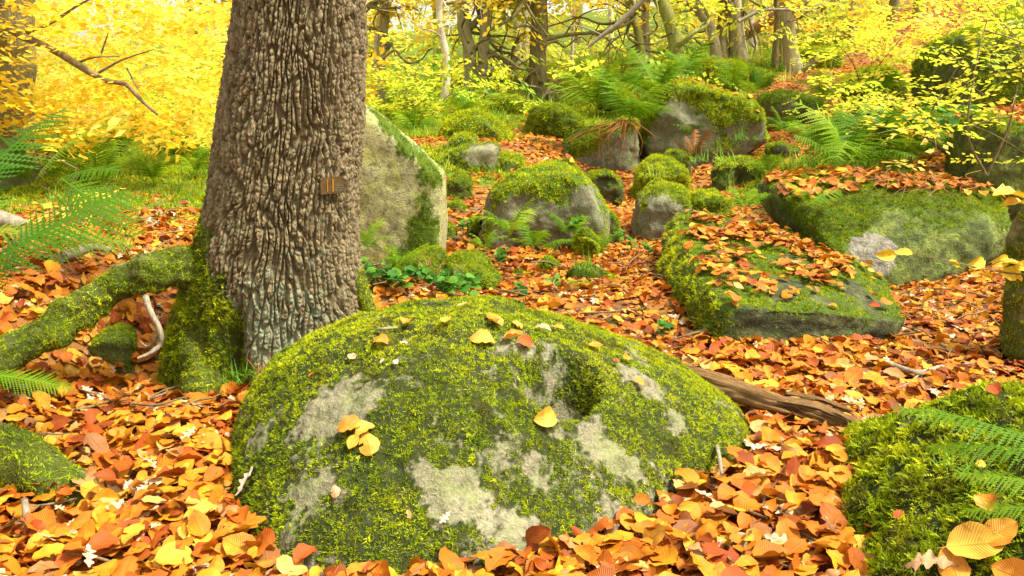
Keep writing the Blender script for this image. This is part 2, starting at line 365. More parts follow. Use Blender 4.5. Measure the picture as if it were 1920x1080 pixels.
# ------------------------------------------------------------------ terrain
_gc = []   # world control points (x, y, z)
def gp(px, py, Y): _gc.append(P(px, py, Y))
for c in [(-6, -4, 0), (6, -4, 0), (0, -4, 0), (-3, 1, 0.1), (3, 1, 0.05), (0, 1.2, 0), (-1, 1.5, 0), (1, 1.5, 0), (-.9, 2.2, .02), (0, 2.3, 0), (.8, 2.4, .02),
          (-40, 10, .3), (-40, 40, .6), (-14, 30, .4), (-40, 90, 4), (0, 40, 2.4), (0, 90, 6), (25, 40, 6.5), (40, 90, 10), (40, 20, 6.5), (40, -4, 5), (-40, -4, 0), (14, 6, 1.9), (10, 2, .9)]:
    _gc.append(np.array(c, float))
for c in [(150, 720, 2.85), (400, 760, 2.62), (60, 570, 2.9), (-150, 600, 2.9), (100, 500, 3.3), (270, 455, 3.9), (100, 420, 4.6), (310, 400, 5.0), (350, 340, 7.0), (150, 340, 7.0),
          (200, 300, 10), (300, 262, 13), (50, 300, 10), (300, 225, 20), (520, 560, 3.6), (720, 540, 3.7), (860, 570, 3.55),
          (1250, 640, 3.3), (1600, 680, 3.05), (1900, 650, 3.25), (1450, 700, 2.9), (1600, 780, 2.55), (1150, 500, 4.6), (1000, 520, 4.3), (1180, 400, 6.5), (1160, 350, 8.0), (1260, 320, 8.5),
          (1480, 250, 10.5), (1500, 215, 12), (1560, 130, 16), (1480, 128, 17), (1390, 112, 17), (1290, 118, 16), (885, 195, 14), (1010, 192, 14), (830, 192, 13),
          (900, 330, 7.0), (980, 275, 8.5), (750, 510, 4.5), (840, 430, 5.4), (1900, 400, 5.5), (1850, 490, 4.5), (1800, 560, 3.8), (1750, 640, 3.3), (1690, 565, 3.95), (1780, 525, 4.25), (1600, 660, 3.15), (1350, 655, 3.1), (1500, 655, 3.1), (1230, 560, 3.7), (1950, 440, 5.2),
          (1700, 260, 7.0), (1800, 205, 9.0), (1700, 130, 13), (1900, 130, 11), (1900, 40, 20), (1400, 330, 7.8), (1540, 300, 7.4), (720, 230, 12), (1420, 400, 6.0), (1600, 60, 22)]:
    gp(*c)
_gc = np.array(_gc)
def _tps(r2): return 0.5 * r2 * np.log(r2 + 1e-6)
def _fit():
    n = len(_gc); q = _gc[:, :2]
    K = _tps(((q[:, None] - q[None]) ** 2).sum(-1)) + np.eye(n) * 0.02
    A = np.zeros((n + 3, n + 3)); A[:n, :n] = K; A[:n, n] = 1; A[:n, n + 1:] = q; A[n, :n] = 1; A[n + 1:, :n] = q.T
    return np.linalg.solve(A, np.concatenate([_gc[:, 2], [0, 0, 0]]))
_gw = _fit()
def gz0(x, y):
    x = np.asarray(x, float); y = np.asarray(y, float); sh = np.broadcast(x, y).shape
    x = np.broadcast_to(x, sh).ravel(); y = np.broadcast_to(y, sh).ravel(); out = np.zeros(len(x))
    for i in range(0, len(x), 20000):
        xx, yy = x[i:i + 20000, None], y[i:i + 20000, None]
        out[i:i + 20000] = _tps((xx - _gc[:, 0]) ** 2 + (yy - _gc[:, 1]) ** 2) @ _gw[:-3]
    return (out + _gw[-3] + _gw[-2] * x + _gw[-1] * y).reshape(sh)
# sampled once on a warped grid, then looked up bilinearly
_NU, _NV = 300, 380
_u = np.linspace(-1, 1, _NU); _v = np.linspace(0, 1, _NV)
_GX = 45 * np.sinh(4.6 * _u) / math.sinh(4.6)
_GY = -4 + 99 * (np.sinh(3.6 * (_v - .12)) - math.sinh(-3.6 * .12)) / (math.sinh(3.6 * .88) - math.sinh(-3.6 * .12))
_X, _Y = np.meshgrid(_GX, _GY, indexing='ij')
_q = xyz(_X, _Y)
_Z = gz0(_X, _Y) + 0.035 * fbm(_q * 1.7, 3) * sstep(0, 3, np.abs(_Y)) + 0.012 * fbm(_q * 6.0 + 5, 3) + 0.10 * fbm(_q * .5 + 9, 2) * sstep(6, 14, _Y) + .9 * fbm(_q * .12 + 3, 2) * sstep(22, 45, _Y)
def gz(x, y):
    x = np.asarray(x, float); y = np.asarray(y, float)
    i = np.clip(np.searchsorted(_GX, x) - 1, 0, _NU - 2); j = np.clip(np.searchsorted(_GY, y) - 1, 0, _NV - 2)
    a = np.clip((x - _GX[i]) / (_GX[i + 1] - _GX[i]), 0, 1); b = np.clip((y - _GY[j]) / (_GY[j + 1] - _GY[j]), 0, 1)
    return _Z[i, j] * (1 - a) * (1 - b) + _Z[i + 1, j] * a * (1 - b) + _Z[i, j + 1] * (1 - a) * b + _Z[i + 1, j + 1] * a * b
def gnorm(x, y, e=0.03):
    n = np.stack([-(gz(x + e, y) - gz(x - e, y)) / (2 * e), -(gz(x, y + e) - gz(x, y - e)) / (2 * e), np.ones_like(x)], -1)
    return n / np.linalg.norm(n, axis=-1)[..., None]
def ground_at(px, py, y0=1.2, y1=60):
    """first ground point along the view ray"""
    Y = np.concatenate([np.linspace(y0, 8, 400), np.linspace(8.03, y1, 900)])
    d = ray(px, py); q = CAM + d[None] * (Y / d[1])[:, None]
    k = np.argmax(q[:, 2] < gz(q[:, 0], q[:, 1])); return q[k]
def mossiness(x, y):
    """where moss and grass cover the floor instead of leaves (0..1)"""
    px, py, _ = proj(xyz(x, y, gz(x, y)))
    n = fbm(xyz(x, y) * 0.9 + 40, 3) * 1.3 + fbm(xyz(x, y) * 3.1 + 7, 2) * .7
    far = sstep(8, 12, y) * .62
    left = sstep(4.4, 5.8, y) * sstep(-.6, -1.6, x) * .8
    mid = np.exp(-(((x - 2.2) / 1.1) ** 2 + ((y - 7.4) / 1.3) ** 2)) * .9 + np.exp(-(((x - 1.6) / .6) ** 2 + ((y - 8.6) / 1.2) ** 2)) * .7
    path = np.exp(-((x - (.9 + .60 * (y - 6.5))) / (.55 + .03 * y)) ** 2) * sstep(4, 5.5, y) * 1.5 + np.exp(-((x - .3) / .35) ** 2) * sstep(3.5, 5, y) * sstep(9.5, 8, y) * .8
    return np.clip(.12 + n * .55 + far + left + mid + .9 * np.exp(-(((x - 1.9) / .9) ** 2 + ((y - 6.6) / .8) ** 2)) * .7 + .5 * np.exp(-(((x + .1) / .8) ** 2 + ((y - 7.6) / 1.2) ** 2)) - .35 * sstep(2.6, 3.6, x) * sstep(5, 6, y) * sstep(16, 12, y) - path - .45 * sstep(4.5, 3.2, y), 0, 1)
ground_mesh = to_mesh('ground', np.stack([_X, _Y, _Z], -1).reshape(-1, 3), grid_faces(_NU, _NV), {'moss': mossiness(_X, _Y).ravel()})
ground = link('ground', ground_mesh, m_ground, kind='structure', label='leaf strewn woodland floor rising to the right between mossy boulders')
# ------------------------------------------------------------------ small plant meshes (unit length)
def beech_leaf(seed, nt=9, ns=5, curl=1.0):
    r = random.Random(seed); wd = r.uniform(.31, .37); fold = r.uniform(-.25, .35) * curl; bend = r.uniform(-.9, 1.2) * curl * (1 if seed % 2 else .35)
    tw = r.uniform(-.7, .7) * curl; roll = r.uniform(-.2, 1.0) * curl * (1.5 if seed % 4 == 3 else .6); wav = r.uniform(.02, .05)
    V, UV = [], []
    for i in range(nt):
        t = i / (nt - 1); w = wd * (math.sin(math.pi * min(1, t ** .88)) ** .72 if 0 < t < 1 else 0) + .004
        if i % 2: w *= 1.03
        for j in range(ns):
            s = -1 + 2 * j / (ns - 1)
            x = s * w; y = t - .5
            z = fold * abs(s) * w + roll * (s * w) ** 2 * 2.2 + wav * math.sin(t * 19 + s * 2) * abs(s)
            a = tw * y; x, z = x * math.cos(a) - z * math.sin(a), x * math.sin(a) + z * math.cos(a)
            b = bend * y
            yy = math.sin(b) / bend if abs(bend) > .05 else y; zz = -(1 - math.cos(b)) / bend if abs(bend) > .05 else 0
            V.append((x, yy, z + zz)); UV.append((t, (s + 1) / 2))
    F = [(i * ns + j, i * ns + j + 1, (i + 1) * ns + j + 1, (i + 1) * ns + j) for i in range(nt - 1) for j in range(ns - 1)]
    if nt > 6 and seed % 3 == 1:   # insect-eaten, torn margin
        i0, sd_ = r.randrange(2, nt - 2), r.choice((0, ns - 2)); F = [f for f in F if f[0] not in (i0 * ns + sd_, (i0 + r.choice((-1, 1))) * ns + sd_)]
    k = len(V); p = V[ns // 2]
    V += [(p[0] - .008, p[1], p[2]), (p[0] + .008, p[1], p[2]), (p[0] + .03, p[1] - .18, p[2] + .03)]; UV += [(0, .5)] * 3; F.append((k, k + 1, k + 2))
    return to_mesh('beech_leaf', V, F, uv=UV)
def oak_leaf(seed):
    r = random.Random(seed); nt, ns = 19, 5; bend = r.uniform(-.8, 1.2); fold = r.uniform(0, .5); V, UV = [], []
    for i in range(nt):
        t = i / (nt - 1); env = .27 * math.sin(math.pi * min(1, t ** 1.25 + .02)) ** .7 if 0 < t < 1 else .005
        w = env * (0.62 + .38 * math.cos(t * 2 * math.pi * 4.2)) + .006
        for j in range(ns):
            s = -1 + 2 * j / (ns - 1); y = t - .5; b = bend * y
            z = fold * abs(s) * w + .03 * math.sin(9 * t + 3 * s)
            V.append((s * w, math.sin(b) / bend, z - (1 - math.cos(b)) / bend)); UV.append((t, (s + 1) / 2))
    F = [(i * ns + j, i * ns + j + 1, (i + 1) * ns + j + 1, (i + 1) * ns + j) for i in range(nt - 1) for j in range(ns - 1)]
    return to_mesh('oak_leaf', V, F, uv=UV)
beech = [beech_leaf(i) for i in range(14)]; oaks = [oak_leaf(50 + i) for i in range(4)]
beech_lo = [beech_leaf(80 + i, 5, 3) for i in range(8)]
for me in beech + beech_lo: me.materials.append(m_leaf)
for me in oaks: me.materials.append(m_oakleaf)
C_leaf = variants('leaf_variants', beech + oaks[:1], m_leaf)
C_leaflo = variants('leaf_low_variants', beech_lo, m_leaf)

def blades(name, n, spread, width, seed, curve=.5, seg=2, lenv=(.6, 1.0), up=.25):
    r = random.Random(seed); V, F = [], []
    for b in range(n):
        a = r.uniform(0, 2 * math.pi); el = r.uniform(up, 1.45) if spread else 1.4; L = r.uniform(*lenv)
        d = np.array([math.cos(a) * math.cos(el), math.sin(a) * math.cos(el), math.sin(el)]); sd = np.array([-math.sin(a), math.cos(a), 0])
        base = np.array([r.uniform(-1, 1), r.uniform(-1, 1), 0]) * spread * .35; k0 = len(V)
        for s in range(seg + 1):
            t = s / seg; c = base + d * L * t - np.array([0, 0, 1]) * curve * L * t * t * math.cos(el)
            w = width * (1 - t) if s else width * .7
            if s == 1: w = width
            if s < seg: V += [tuple(c - sd * w), tuple(c + sd * w)]
            else: V.append(tuple(c))
        for s in range(seg):
            q = k0 + 2 * s
            F.append((q, q + 1, q + 3, q + 2) if s < seg - 1 else (q, q + 1, q + 2))
    return to_mesh(name, V, F)
def feather_tuft(seed, n=7):
    """feather-moss shoots: a stem with short side leaves, arching outwards"""
    r = random.Random(seed); V, F = [], []
    for b in range(n):
        a = r.uniform(0, 6.283); el = r.uniform(.25, 1.3); L = r.uniform(.6, 1.0)
        d = np.array([math.cos(a) * math.cos(el), math.sin(a) * math.cos(el), math.sin(el)]); sd = np.array([-math.sin(a), math.cos(a), 0])
        base = np.array([r.uniform(-.4, .4), r.uniform(-.4, .4), 0]); m = 5
        for s in range(m):
            t = (s + .6) / m; c = base + d * L * t - np.array([0, 0, .45]) * L * t * t
            w = .17 * (1.15 - t); k = len(V)
            for sg in (-1, 1):
                V += [tuple(c), tuple(c + d * .16), tuple(c + sd * sg * w + d * .12 + np.array([0, 0, .03]))]
                F.append((k, k + 1, k + 2)); k += 3
    return to_mesh('feather_moss', V, F)
C_moss = variants('moss_variants', [blades('moss_tuft', 13, 1, .055, i) for i in range(5)], m_moss)
C_mossd = variants('dark_moss_variants', [blades('moss_tuft', 13, 1, .055, 10 + i) for i in range(5)], m_mossd)
C_mossy = variants('bright_moss_variants', [blades('moss_tuft', 13, 1, .06, 20 + i) for i in range(5)], m_mossy)
C_feather = variants('feather_moss_variants', [feather_tuft(i) for i in range(5)], m_moss)
C_featherb = variants('bright_feather_moss_variants', [feather_tuft(30 + i) for i in range(5)], m_mossy)
C_hang = variants('hanging_moss_variants', [blades('moss_strand', 9, 1, .035, 40 + i, 1.3, 3, (.8, 1.5)) for i in range(4)], m_moss)
C_grass = variants('grass_variants', [blades('grass_clump', 16, 1, .018, 60 + i, .9, 4, (.6, 1.2), .7) for i in range(4)], m_grass)

def leaf_spray(seed, n=16, size=.16, kind='beech'):
    """a flat twig of leaves, 1 unit long"""
    r = random.Random(seed); V, F = [], []
    for i in range(n):
        t = i / n; side = 1 if i % 2 else -1
        a = side * r.uniform(.5, 1.2); L = size * r.uniform(.75, 1.2) * 1.1; w = L * .36
        b = np.array([side * r.uniform(0, .28) * (1 - t * .5), t - .5, r.uniform(-.05, .05) - .12 * t * t])
        d = np.array([math.sin(a), math.cos(a), r.uniform(-.5, .15)]); d /= np.linalg.norm(d)
        nn = np.array([r.uniform(-.4, .4), r.uniform(-.4, .4), 1]); s = np.cross(d, nn); s /= np.linalg.norm(s); up = np.cross(s, d)
        k = len(V); V += [tuple(b), tuple(b + d * L * .45 + s * w + up * L * .05), tuple(b + d * L), tuple(b + d * L * .45 - s * w + up * L * .05), tuple(b + d * L * .5 - up * L * .06)]
        F += [(k, k + 1, k + 4), (k + 1, k + 2, k + 4), (k + 2, k + 3, k + 4), (k + 3, k, k + 4)]
    k = len(V); V += [(-.006, -.5, 0), (.006, -.5, 0), (0, .45, -.1)]; F.append((k, k + 1, k + 2))
    return to_mesh('leaf_spray', V, F)
C_ysp = variants('yellow_spray_variants', [leaf_spray(i) for i in range(7)], m_yellow)
C_lsp = variants('lime_spray_variants', [leaf_spray(20 + i) for i in range(6)], m_lime)
C_gsp = variants('green_spray_variants', [leaf_spray(40 + i) for i in range(5)], m_green)
# ------------------------------------------------------------------ boulders
_ico = {}
def ico(sub):
    if sub not in _ico:
        b = bmesh.new(); bmesh.ops.create_icosphere(b, subdivisions=sub, radius=1)
        _ico[sub] = (np.array([v.co[:] for v in b.verts]), np.array([[v.index for v in f.verts] for f in b.faces])); b.free()
    return _ico[sub]
def hull_planes(pts):
    b = bmesh.new()
    for p in pts: b.verts.new(p)
    bmesh.ops.convex_hull(b, input=b.verts)
    b.normal_update(); N = np.array([f.normal[:] for f in b.faces]); D = np.array([f.normal.dot(f.verts[0].co) for f in b.faces]); b.free()
    m = D < 0; N[m] *= -1; D[m] *= -1
    return N, D
def rock_arrays(pts, p=14, sub=6, disp=((2.5, .05), (8, .018), (26, .006)), seed=0, strata=0.0):
    pts = np.asarray(pts, float); c = (pts.max(0) + pts.min(0)) / 2; q = pts - c
    N, D = hull_planes(q); ext = q.max(0) - q.min(0); d, F = ico(sub)
    d = d * (ext / ext.max()) ** .8; d = d / np.linalg.norm(d, axis=1)[:, None]
    t = np.maximum(d @ N.T, 0) / np.maximum(D, 1e-3)
    r = ((t ** p).sum(1)) ** (-1 / p); V = d * r[:, None] + c
    nn = vnormals(V, F); sz = float(ext.mean())
    for f, a in disp: V = V + nn * (fbm(V * f + seed * 3.7, 3) * a)[:, None]
    if strata:
        z = V[:, 2] * 22 + fbm(V * 2 + seed, 2) * 3; V = V + nn * (np.sin(z) * strata * sstep(.2, -.3, np.abs(nn[:, 2]) - .5))[:, None]
    return V, F
def loc_on(V, px, py, rad=9):
    """nearest vertex of a surface under a photo pixel"""
    x, y, dep = proj(V); m = (np.hypot(x - px, y - py) < rad)
    if not m.any(): k = int(np.argmin(np.hypot(x - px, y - py) + dep * 3)); return k
    i = np.where(m)[0]; return int(i[np.argmin(dep[i])])
def moss_field(V, N, seed, base=.2, up=.8, amp=.9, freq=3.0, patches=(), side=0.0):
    m = base + up * np.clip(N[:, 2], -1, 1) + amp * fbm(V * freq + seed * 5.1, 4) + side * N[:, 0]
    for (px, py, rx, s) in patches:
        k = loc_on(V, px, py); rad = rx * proj(V[k])[2] / FPX
        dd = V - V[k]; q = np.sqrt((dd ** 2).sum(1)) / rad + fbm(V * 14 / max(.3, rad * 5), 3) * .7
        m = m + s * sstep(1.5, .4, q)
    return np.clip(m, -.3, 1.3)
def moss_on(parent, V, F, mo, size, coll, cover=1.3, name='moss', tilt=.25, zmin=None, hang=False, cap=60000, lift=0.0):
    w = sstep(.30, .75, mo) ** 1.3
    if zmin is not None: w = w * (V[:, 2] > zmin)
    T = tris_of(F); ar = .5 * np.linalg.norm(np.cross(V[T[:, 1]] - V[T[:, 0]], V[T[:, 2]] - V[T[:, 0]]), axis=1)
    n = int(min(cap, (ar * w[T].mean(1)).sum() * cover / size ** 2))
    if n < 5: return None
    pts, nn = surf_sample(V, F, n, w); nn = nn * 1.0
    nn[:, 2] += -.25 if hang else .25
    return scatter(name, coll, pts - nn * size * .12, rot_from(nn, RNG.random(n) * 6.28, tilt), size * RNG.uniform(.6, 1.35, n), parent=parent)
def rock(name, label, pts, mat, seed=0, p=14, sub=6, disp=None, moss=None, msize=.02, mcoll=None, group=None, cover=1.3, strata=0.0, cat='boulder', bare=None):
    pts = np.asarray(pts, float); sz = (pts.max(0) - pts.min(0)).mean()
    if disp is None: disp = ((1.9 / sz, (.22 if name == 'mossy_stone' else .07) * sz), (5 / sz, .045 * sz), (15 / sz, .012 * sz), (45 / sz, .004 * sz))
    V, F = rock_arrays(pts, p, sub, disp, seed, strata); N = vnormals(V, F)
    mo = moss_field(V, N, seed, **(moss or {}))
    base = np.array([V[:, 0].mean(), V[:, 1].mean(), gz(V[:, 0].mean(), V[:, 1].mean())])
    at = {'moss': mo}
    if bare: kb = loc_on(V, bare[0], bare[1]); at['bare'] = sstep(1.3, .7, np.sqrt((((V - V[kb]) / [1, 1, bare[3]]) ** 2).sum(1)) / (bare[2] * proj(V[kb])[2] / FPX) + fbm(V * 4 + seed, 3) * .8)
    o = link(name, to_mesh(name, V - base, F, at), mat, loc=base, label=label, cat=cat, group=group)
    g = gz(V[:, 0], V[:, 1]); w = mo * (V[:, 2] > g - .02)
    if mcoll: moss_on(o, V, F, w, msize, mcoll, cover)
    return o, V, F, N, mo
def slabpts(out, Y, front=.3, back=.4, fs=.7, bs=.7, sink=.25, tilt=0.0, up=0.0):
    """hull points: outline seen in the photo at depth Y, a smaller outline nearer and another farther, and a foot below ground"""
    A = np.array([P(x, y, Y) for x, y in out]); c = (A.max(0) + A.min(0)) / 2; c[2] = A[:, 2].min() * .55 + A[:, 2].max() * .45
    B = c + (A - c) * [fs, 1, fs]; B[:, 1] -= front; B[:, 2] += up; C = c + (A - c) * [bs, 1, bs]; C[:, 1] += back; C[:, 2] += tilt
    low = A[A[:, 2] < c[2]].copy(); low[:, 2] -= sink; l2 = low.copy(); l2[:, 1] -= front * .6; l3 = low.copy(); l3[:, 1] += back * .6
    return np.concatenate([A, B, C, low, l2, l3])
def el(x0, y0, x1, y1, seed=0, n=9):
    r = random.Random(seed); cx, cy, a, b = (x0 + x1) / 2, (y0 + y1) / 2, (x1 - x0) / 2, (y1 - y0) / 2
    return [(cx + a * math.cos(t) * r.uniform(.88, 1.08), cy + b * math.sin(t) * r.uniform(.88, 1.08)) for t in [2 * math.pi * (k + r.uniform(-.25, .25)) / n for k in range(n)]]

# ---- the large domed boulder with the hollow, in front
DC = np.array([-.14, 2.24])
_ring = [(430, 890), (448, 975), (500, 1065), (570, 1112), (700, 1115), (860, 1092), (1010, 1062), (1120, 1024), (1210, 982), (1290, 932), (1360, 890), (1425, 868)]
_rp = [ground_at(x, y)[:2] for x, y in _ring] + [np.array(v) for v in [(.74, 2.62), (.52, 2.88), (.15, 3.02), (-.3, 2.98), (-.60, 2.72), (-.80, 2.5)]]
_ang = np.array([math.atan2(q[1] - DC[1], q[0] - DC[0]) for q in _rp]); _rad = np.array([np.hypot(*(q - DC)) for q in _rp])
_o = np.argsort(_ang); _ang, _rad = _ang[_o], _rad[_o]
def _per(t, vals):
    t = (np.asarray(t) + math.pi) % (2 * math.pi) - math.pi
    return np.interp(t, np.concatenate([_ang[-3:] - 2 * math.pi, _ang, _ang[:3] + 2 * math.pi]), np.concatenate([vals[-3:], vals, vals[:3]]))
def _per_s(t, vals): return sum(_per(np.asarray(t) + k * .09, vals) * w for k, w in ((-2, .1), (-1, .22), (0, .36), (1, .22), (2, .1)))
DOME_H = .435
def dome_h(x, y):
    dx, dy = x - DC[0], y - DC[1]; t = np.arctan2(dy, dx); rr = np.hypot(dx, dy) / _per_s(t, _rad)
    right = sstep(-.2, .9, np.cos(t)); fr = sstep(.1, -.8, np.sin(t)) * (1 - right); n = 2.5 - 1.05 * right - .75 * fr
    return DOME_H * np.where(rr < 1, (1 - np.clip(rr, 0, 1) ** n) ** (1 / (1.75 - .35 * right - .45 * fr)), -(rr - 1) * 2)
def _hit(px, py):
    Y_ = np.linspace(1.4, 3.2, 1800); d_ = ray(px, py); q_ = CAM + d_[None] * (Y_ / d_[1])[:, None]
    return q_[np.argmax(q_[:, 2] < dome_h(q_[:, 0], q_[:, 1]) - .02)]
PIT = _hit(1048, 716)[:2]
_nt, _nr = 520, 230
_t = np.linspace(-math.pi, math.pi, _nt, endpoint=False); _r = np.sin(np.linspace(0.004, 1, _nr) * math.pi / 2) ** .9
_T, _Rr = np.meshgrid(_t, _r, indexing='ij'); _Rb = _per_s(_T, _rad)
_x = DC[0] + np.cos(_T) * _Rr * _Rb; _y = DC[1] + np.sin(_T) * _Rr * _Rb; _z = dome_h(_x, _y) - .02
_z = np.where(_Rr > .999, -.06, _z)
_z += .030 * fbm(xyz(_x, _y, _z) * 2.3 + 3, 3)
# foot sinks below the floor
V = xyz(_x, _y, _z).reshape(-1, 3); F = grid_faces(_nt, _nr, True)[:, ::-1]
N = vnormals(V, F)
if N[:, 2].mean() < 0: F = F[:, ::-1]; N = -N
V = V + N * (.020 * fbm(V * 5 + 2, 3) + .009 * fbm(V * 17, 3) + .0035 * fbm(V * 55, 2))[:, None]
dx, dy = V[:, 0] - PIT[0], V[:, 1] - PIT[1]; ca, sa = math.cos(-.30), math.sin(-.30)
ux, uy = dx * ca - dy * sa, dx * sa + dy * ca
ux = ux - .02 * np.sin(uy * 22)
rp = np.sqrt((ux / .118) ** 2 + (uy / .095) ** 2) + .10 * fbm(V * 9 + 31, 2)
V[:, 2] -= .165 * sstep(1.12, .50, rp) - .012 * np.exp(-((rp - 1.25) / .18) ** 2)
N = vnormals(V, F)
_pt = [(640, 750, 78, -.73), (600, 770, 45, -.41), (690, 735, 40, -.41), (590, 915, 48, -.65), (640, 925, 30, -.49), (480, 830, 24, -.41), (545, 985, 30, -.57), (850, 915, 50, -.75), (800, 880, 30, -.41), (900, 935, 36, -.41),
       (960, 985, 50, -.65), (1000, 1010, 40, -.49), (1010, 870, 34, -.57), (950, 632, 46, -.57), (1020, 640, 26, -.41), (1120, 810, 34, -.57), (1160, 850, 34, -.57), (1195, 875, 22, -.49), (1080, 780, 26, -.41),
       (1045, 755, 20, -.32), (1165, 680, 30, -.57), (1200, 700, 30, -.65), (1235, 730, 28, -.57), (1265, 785, 30, -.65), (1140, 660, 20, -.32), (1045, 700, 22, -.65), (1160, 985, 34, -.49), (920, 700, 26, -.32), (930, 690, 18, -.32), (880, 745, 22, -.24),
       (1200, 850, 20, -.24), (830, 620, 160, .35), (600, 660, 70, .4), (480, 900, 60, .45), (1290, 720, 80, .4), (1230, 820, 70, .3), (1100, 740, 36, .5), (1000, 690, 26, .4), (700, 960, 90, .3), (820, 780, 90, .3), (530, 700, 60, .4), (1340, 800, 60, .3)]
mo = moss_field(V, N, 3, base=.70, up=.12, amp=.95, freq=5.5, patches=_pt)
mo = mo - .55 * sstep(1.0, .5, rp) * (fbm(V * 12 + 4, 2) > -.05) + .55 * fbm(V * 19 + 77, 3) + .45 * fbm(V * 48 + 7, 2)
base = np.array([DC[0], DC[1], 0.0])
dome = link('mossy_boulder', to_mesh('mossy_boulder', V - base, F, {'moss': mo}), m_rock, loc=base, cat='boulder',
            label='large domed boulder in front of the oak, patchy moss, with a bowl shaped hollow')
domeV, domeF, domeN, domeMo = V, F, N, mo
_br = np.clip(.05 + .9 * N[:, 2] - .2 + .9 * fbm(V * 3.3 + 60, 3) + .5 * sstep(-.1, .4, V[:, 0]) , 0, 1)  # brighter moss on top and right faces paints the light onto the dome
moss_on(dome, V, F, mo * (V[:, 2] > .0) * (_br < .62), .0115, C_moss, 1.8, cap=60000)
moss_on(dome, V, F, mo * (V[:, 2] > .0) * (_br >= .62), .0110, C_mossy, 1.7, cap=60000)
_br2 = fbm(V * 7 + 90, 2)
moss_on(dome, V, F, mo * (V[:, 2] > .0) * (_br2 > .08), .0125, C_featherb, .8, cap=20000)

# ---- right foreground boulder under thick feather moss
pts = [P(*q) for q in [(1690, 775, 2.0), (1745, 712, 2.0), (1840, 680, 1.95), (2000, 665, 1.95), (2250, 680, 1.95), (1670, 850, 1.85), (1625, 960, 1.68), (1580, 1090, 1.5), (1730, 900, 1.6), (1820, 850, 1.6), (2000, 850, 1.5),
                       (1700, 1180, 1.33), (2000, 1100, 1.25), (2300, 1000, 1.25)]]
pts += [np.array([q[0], q[1] + .05, -.2]) for q in pts[:8]] + [np.array([1.5, 2.3, .1]), np.array([.9, 2.4, 0])]
B2, B2V, B2F, B2N, B2m = rock('mossy_boulder', 'low boulder wholly wrapped in thick bright feather moss under a green fern frond', pts, m_rock, 5, p=9, sub=6,
     disp=((2.5, .05), (6, .03), (14, .02), (30, .008)), moss=dict(base=.75, up=.3, amp=.7, freq=4, patches=[(1690, 790, 16, -.9), (1625, 1050, 14, -.8)]), msize=.026, mcoll=None)
_lit = fbm(B2V * 9, 3) + .25 * B2N[:, 2]  # random patches, plus light from above painted in as brighter moss on top
moss_on(B2, B2V, B2F, B2m * (B2V[:, 2] > -.02), .024, C_moss, 1.5, cap=9000)
moss_on(B2, B2V, B2F, B2m * (B2V[:, 2] > -.02) * (_lit < .2), .032, C_feather, 2.2, cap=16000)
moss_on(B2, B2V, B2F, B2m * (B2V[:, 2] > -.02) * (_lit >= .1), .030, C_featherb, 2.4, cap=16000)

# ---- the tall lichened slab behind the trunk
pts = slabpts([(590, 180), (690, 183), (778, 258), (838, 318), (832, 400), (822, 460), (790, 505), (700, 530), (590, 540)], 4.45, .18, .5, .90, .8, .2)
B3, V3, F3, N3, mo3 = rock('standing_slab', 'tall pale yellowish slab of gritstone standing right behind the oak trunk', pts, m_rocklich, 2, p=30, sub=6,
     disp=((1.5, .03), (6, .012), (20, .006), (60, .002)), moss=dict(base=.02, up=.55, amp=.35, patches=[(740, 235, 26, .9), (765, 270, 22, .9), (805, 300, 24, .9), (825, 330, 20, .8), (800, 340, 20, .5), (800, 440, 34, .9), (795, 480, 36, .9), (745, 500, 30, .5), (720, 215, 16, .8), (690, 185, 10, .6), (800, 385, 20, .4)]),
     msize=.02, mcoll=C_mossd)

# ---- boulders of the middle ground and the slope
def Rk(name, label, out, Y, mat, seed, fr=.25, bk=.35, mc=C_moss, ms=.024, p=14, sub=5, fs=.72, bs=.75, moss=None, sink=.2, tilt=0, up=0, group=None, cover=3.0, strata=0.0, cat='boulder'):
    return rock(name, label, slabpts(out, Y, fr, bk, fs, bs, sink, tilt, up), mat, seed, p, sub, None, moss or dict(base=.45, up=.5, amp=.8), ms, mc, group, cover, strata, cat)
B4 = Rk('capped_boulder', 'grey faced boulder wearing a thick rounded cap of green moss, middle of the slope', [(893, 412), (908, 350), (960, 318), (1010, 300), (1065, 288), (1108, 315), (1150, 378), (1138, 402), (1070, 432), (1000, 462), (918, 442)], 5.2, m_rockgrey, 21, .25, .5, C_mossy, .022, 18, 6, .78,
        moss=dict(base=.02, up=.95, amp=.5, patches=[(1055, 325, 40, .9), (1000, 335, 34, .8), (940, 345, 36, .8), (920, 400, 26, .5), (1080, 400, 26, .6), (1020, 310, 30, .8), (970, 410, 45, -.7), (1110, 380, 36, -.7), (1045, 350, 24, .6), (905, 425, 18, .6), (1090, 420, 20, .5)]), cover=2.0)
Rk('mossy_stone', 'round fully mossed stone on the leaves below the moss capped boulder', el(1070, 425, 1136, 482, 1), 4.9, m_rockgreen, 22, .08, .12, C_mossy, .016, moss=dict(base=.7, up=.3, amp=.4), sub=5)
Rk('leaning_stone', 'small upright leaning stone with a mossy edge between the grey boulders', [(1118, 400), (1148, 388), (1160, 405), (1168, 450), (1150, 458), (1128, 440)], 5.3, m_rockgreen, 23, .06, .12, C_moss, .016, moss=dict(base=.35, up=.3, amp=.6, side=.4))
Rk('grey_boulder', 'small bare grey boulder with a bright moss crest left of the leafy slab', [(1185, 430), (1198, 372), (1235, 336), (1290, 345), (1310, 400), (1290, 450), (1230, 455)], 5.5, m_rockgrey, 24, .2, .4, C_mossy, .018, 20, 6,
   moss=dict(base=.0, up=.7, amp=.4, patches=[(1265, 345, 26, 1), (1240, 340, 18, .8), (1295, 365, 20, .8), (1240, 410, 34, -.6), (1200, 385, 10, .6)]))
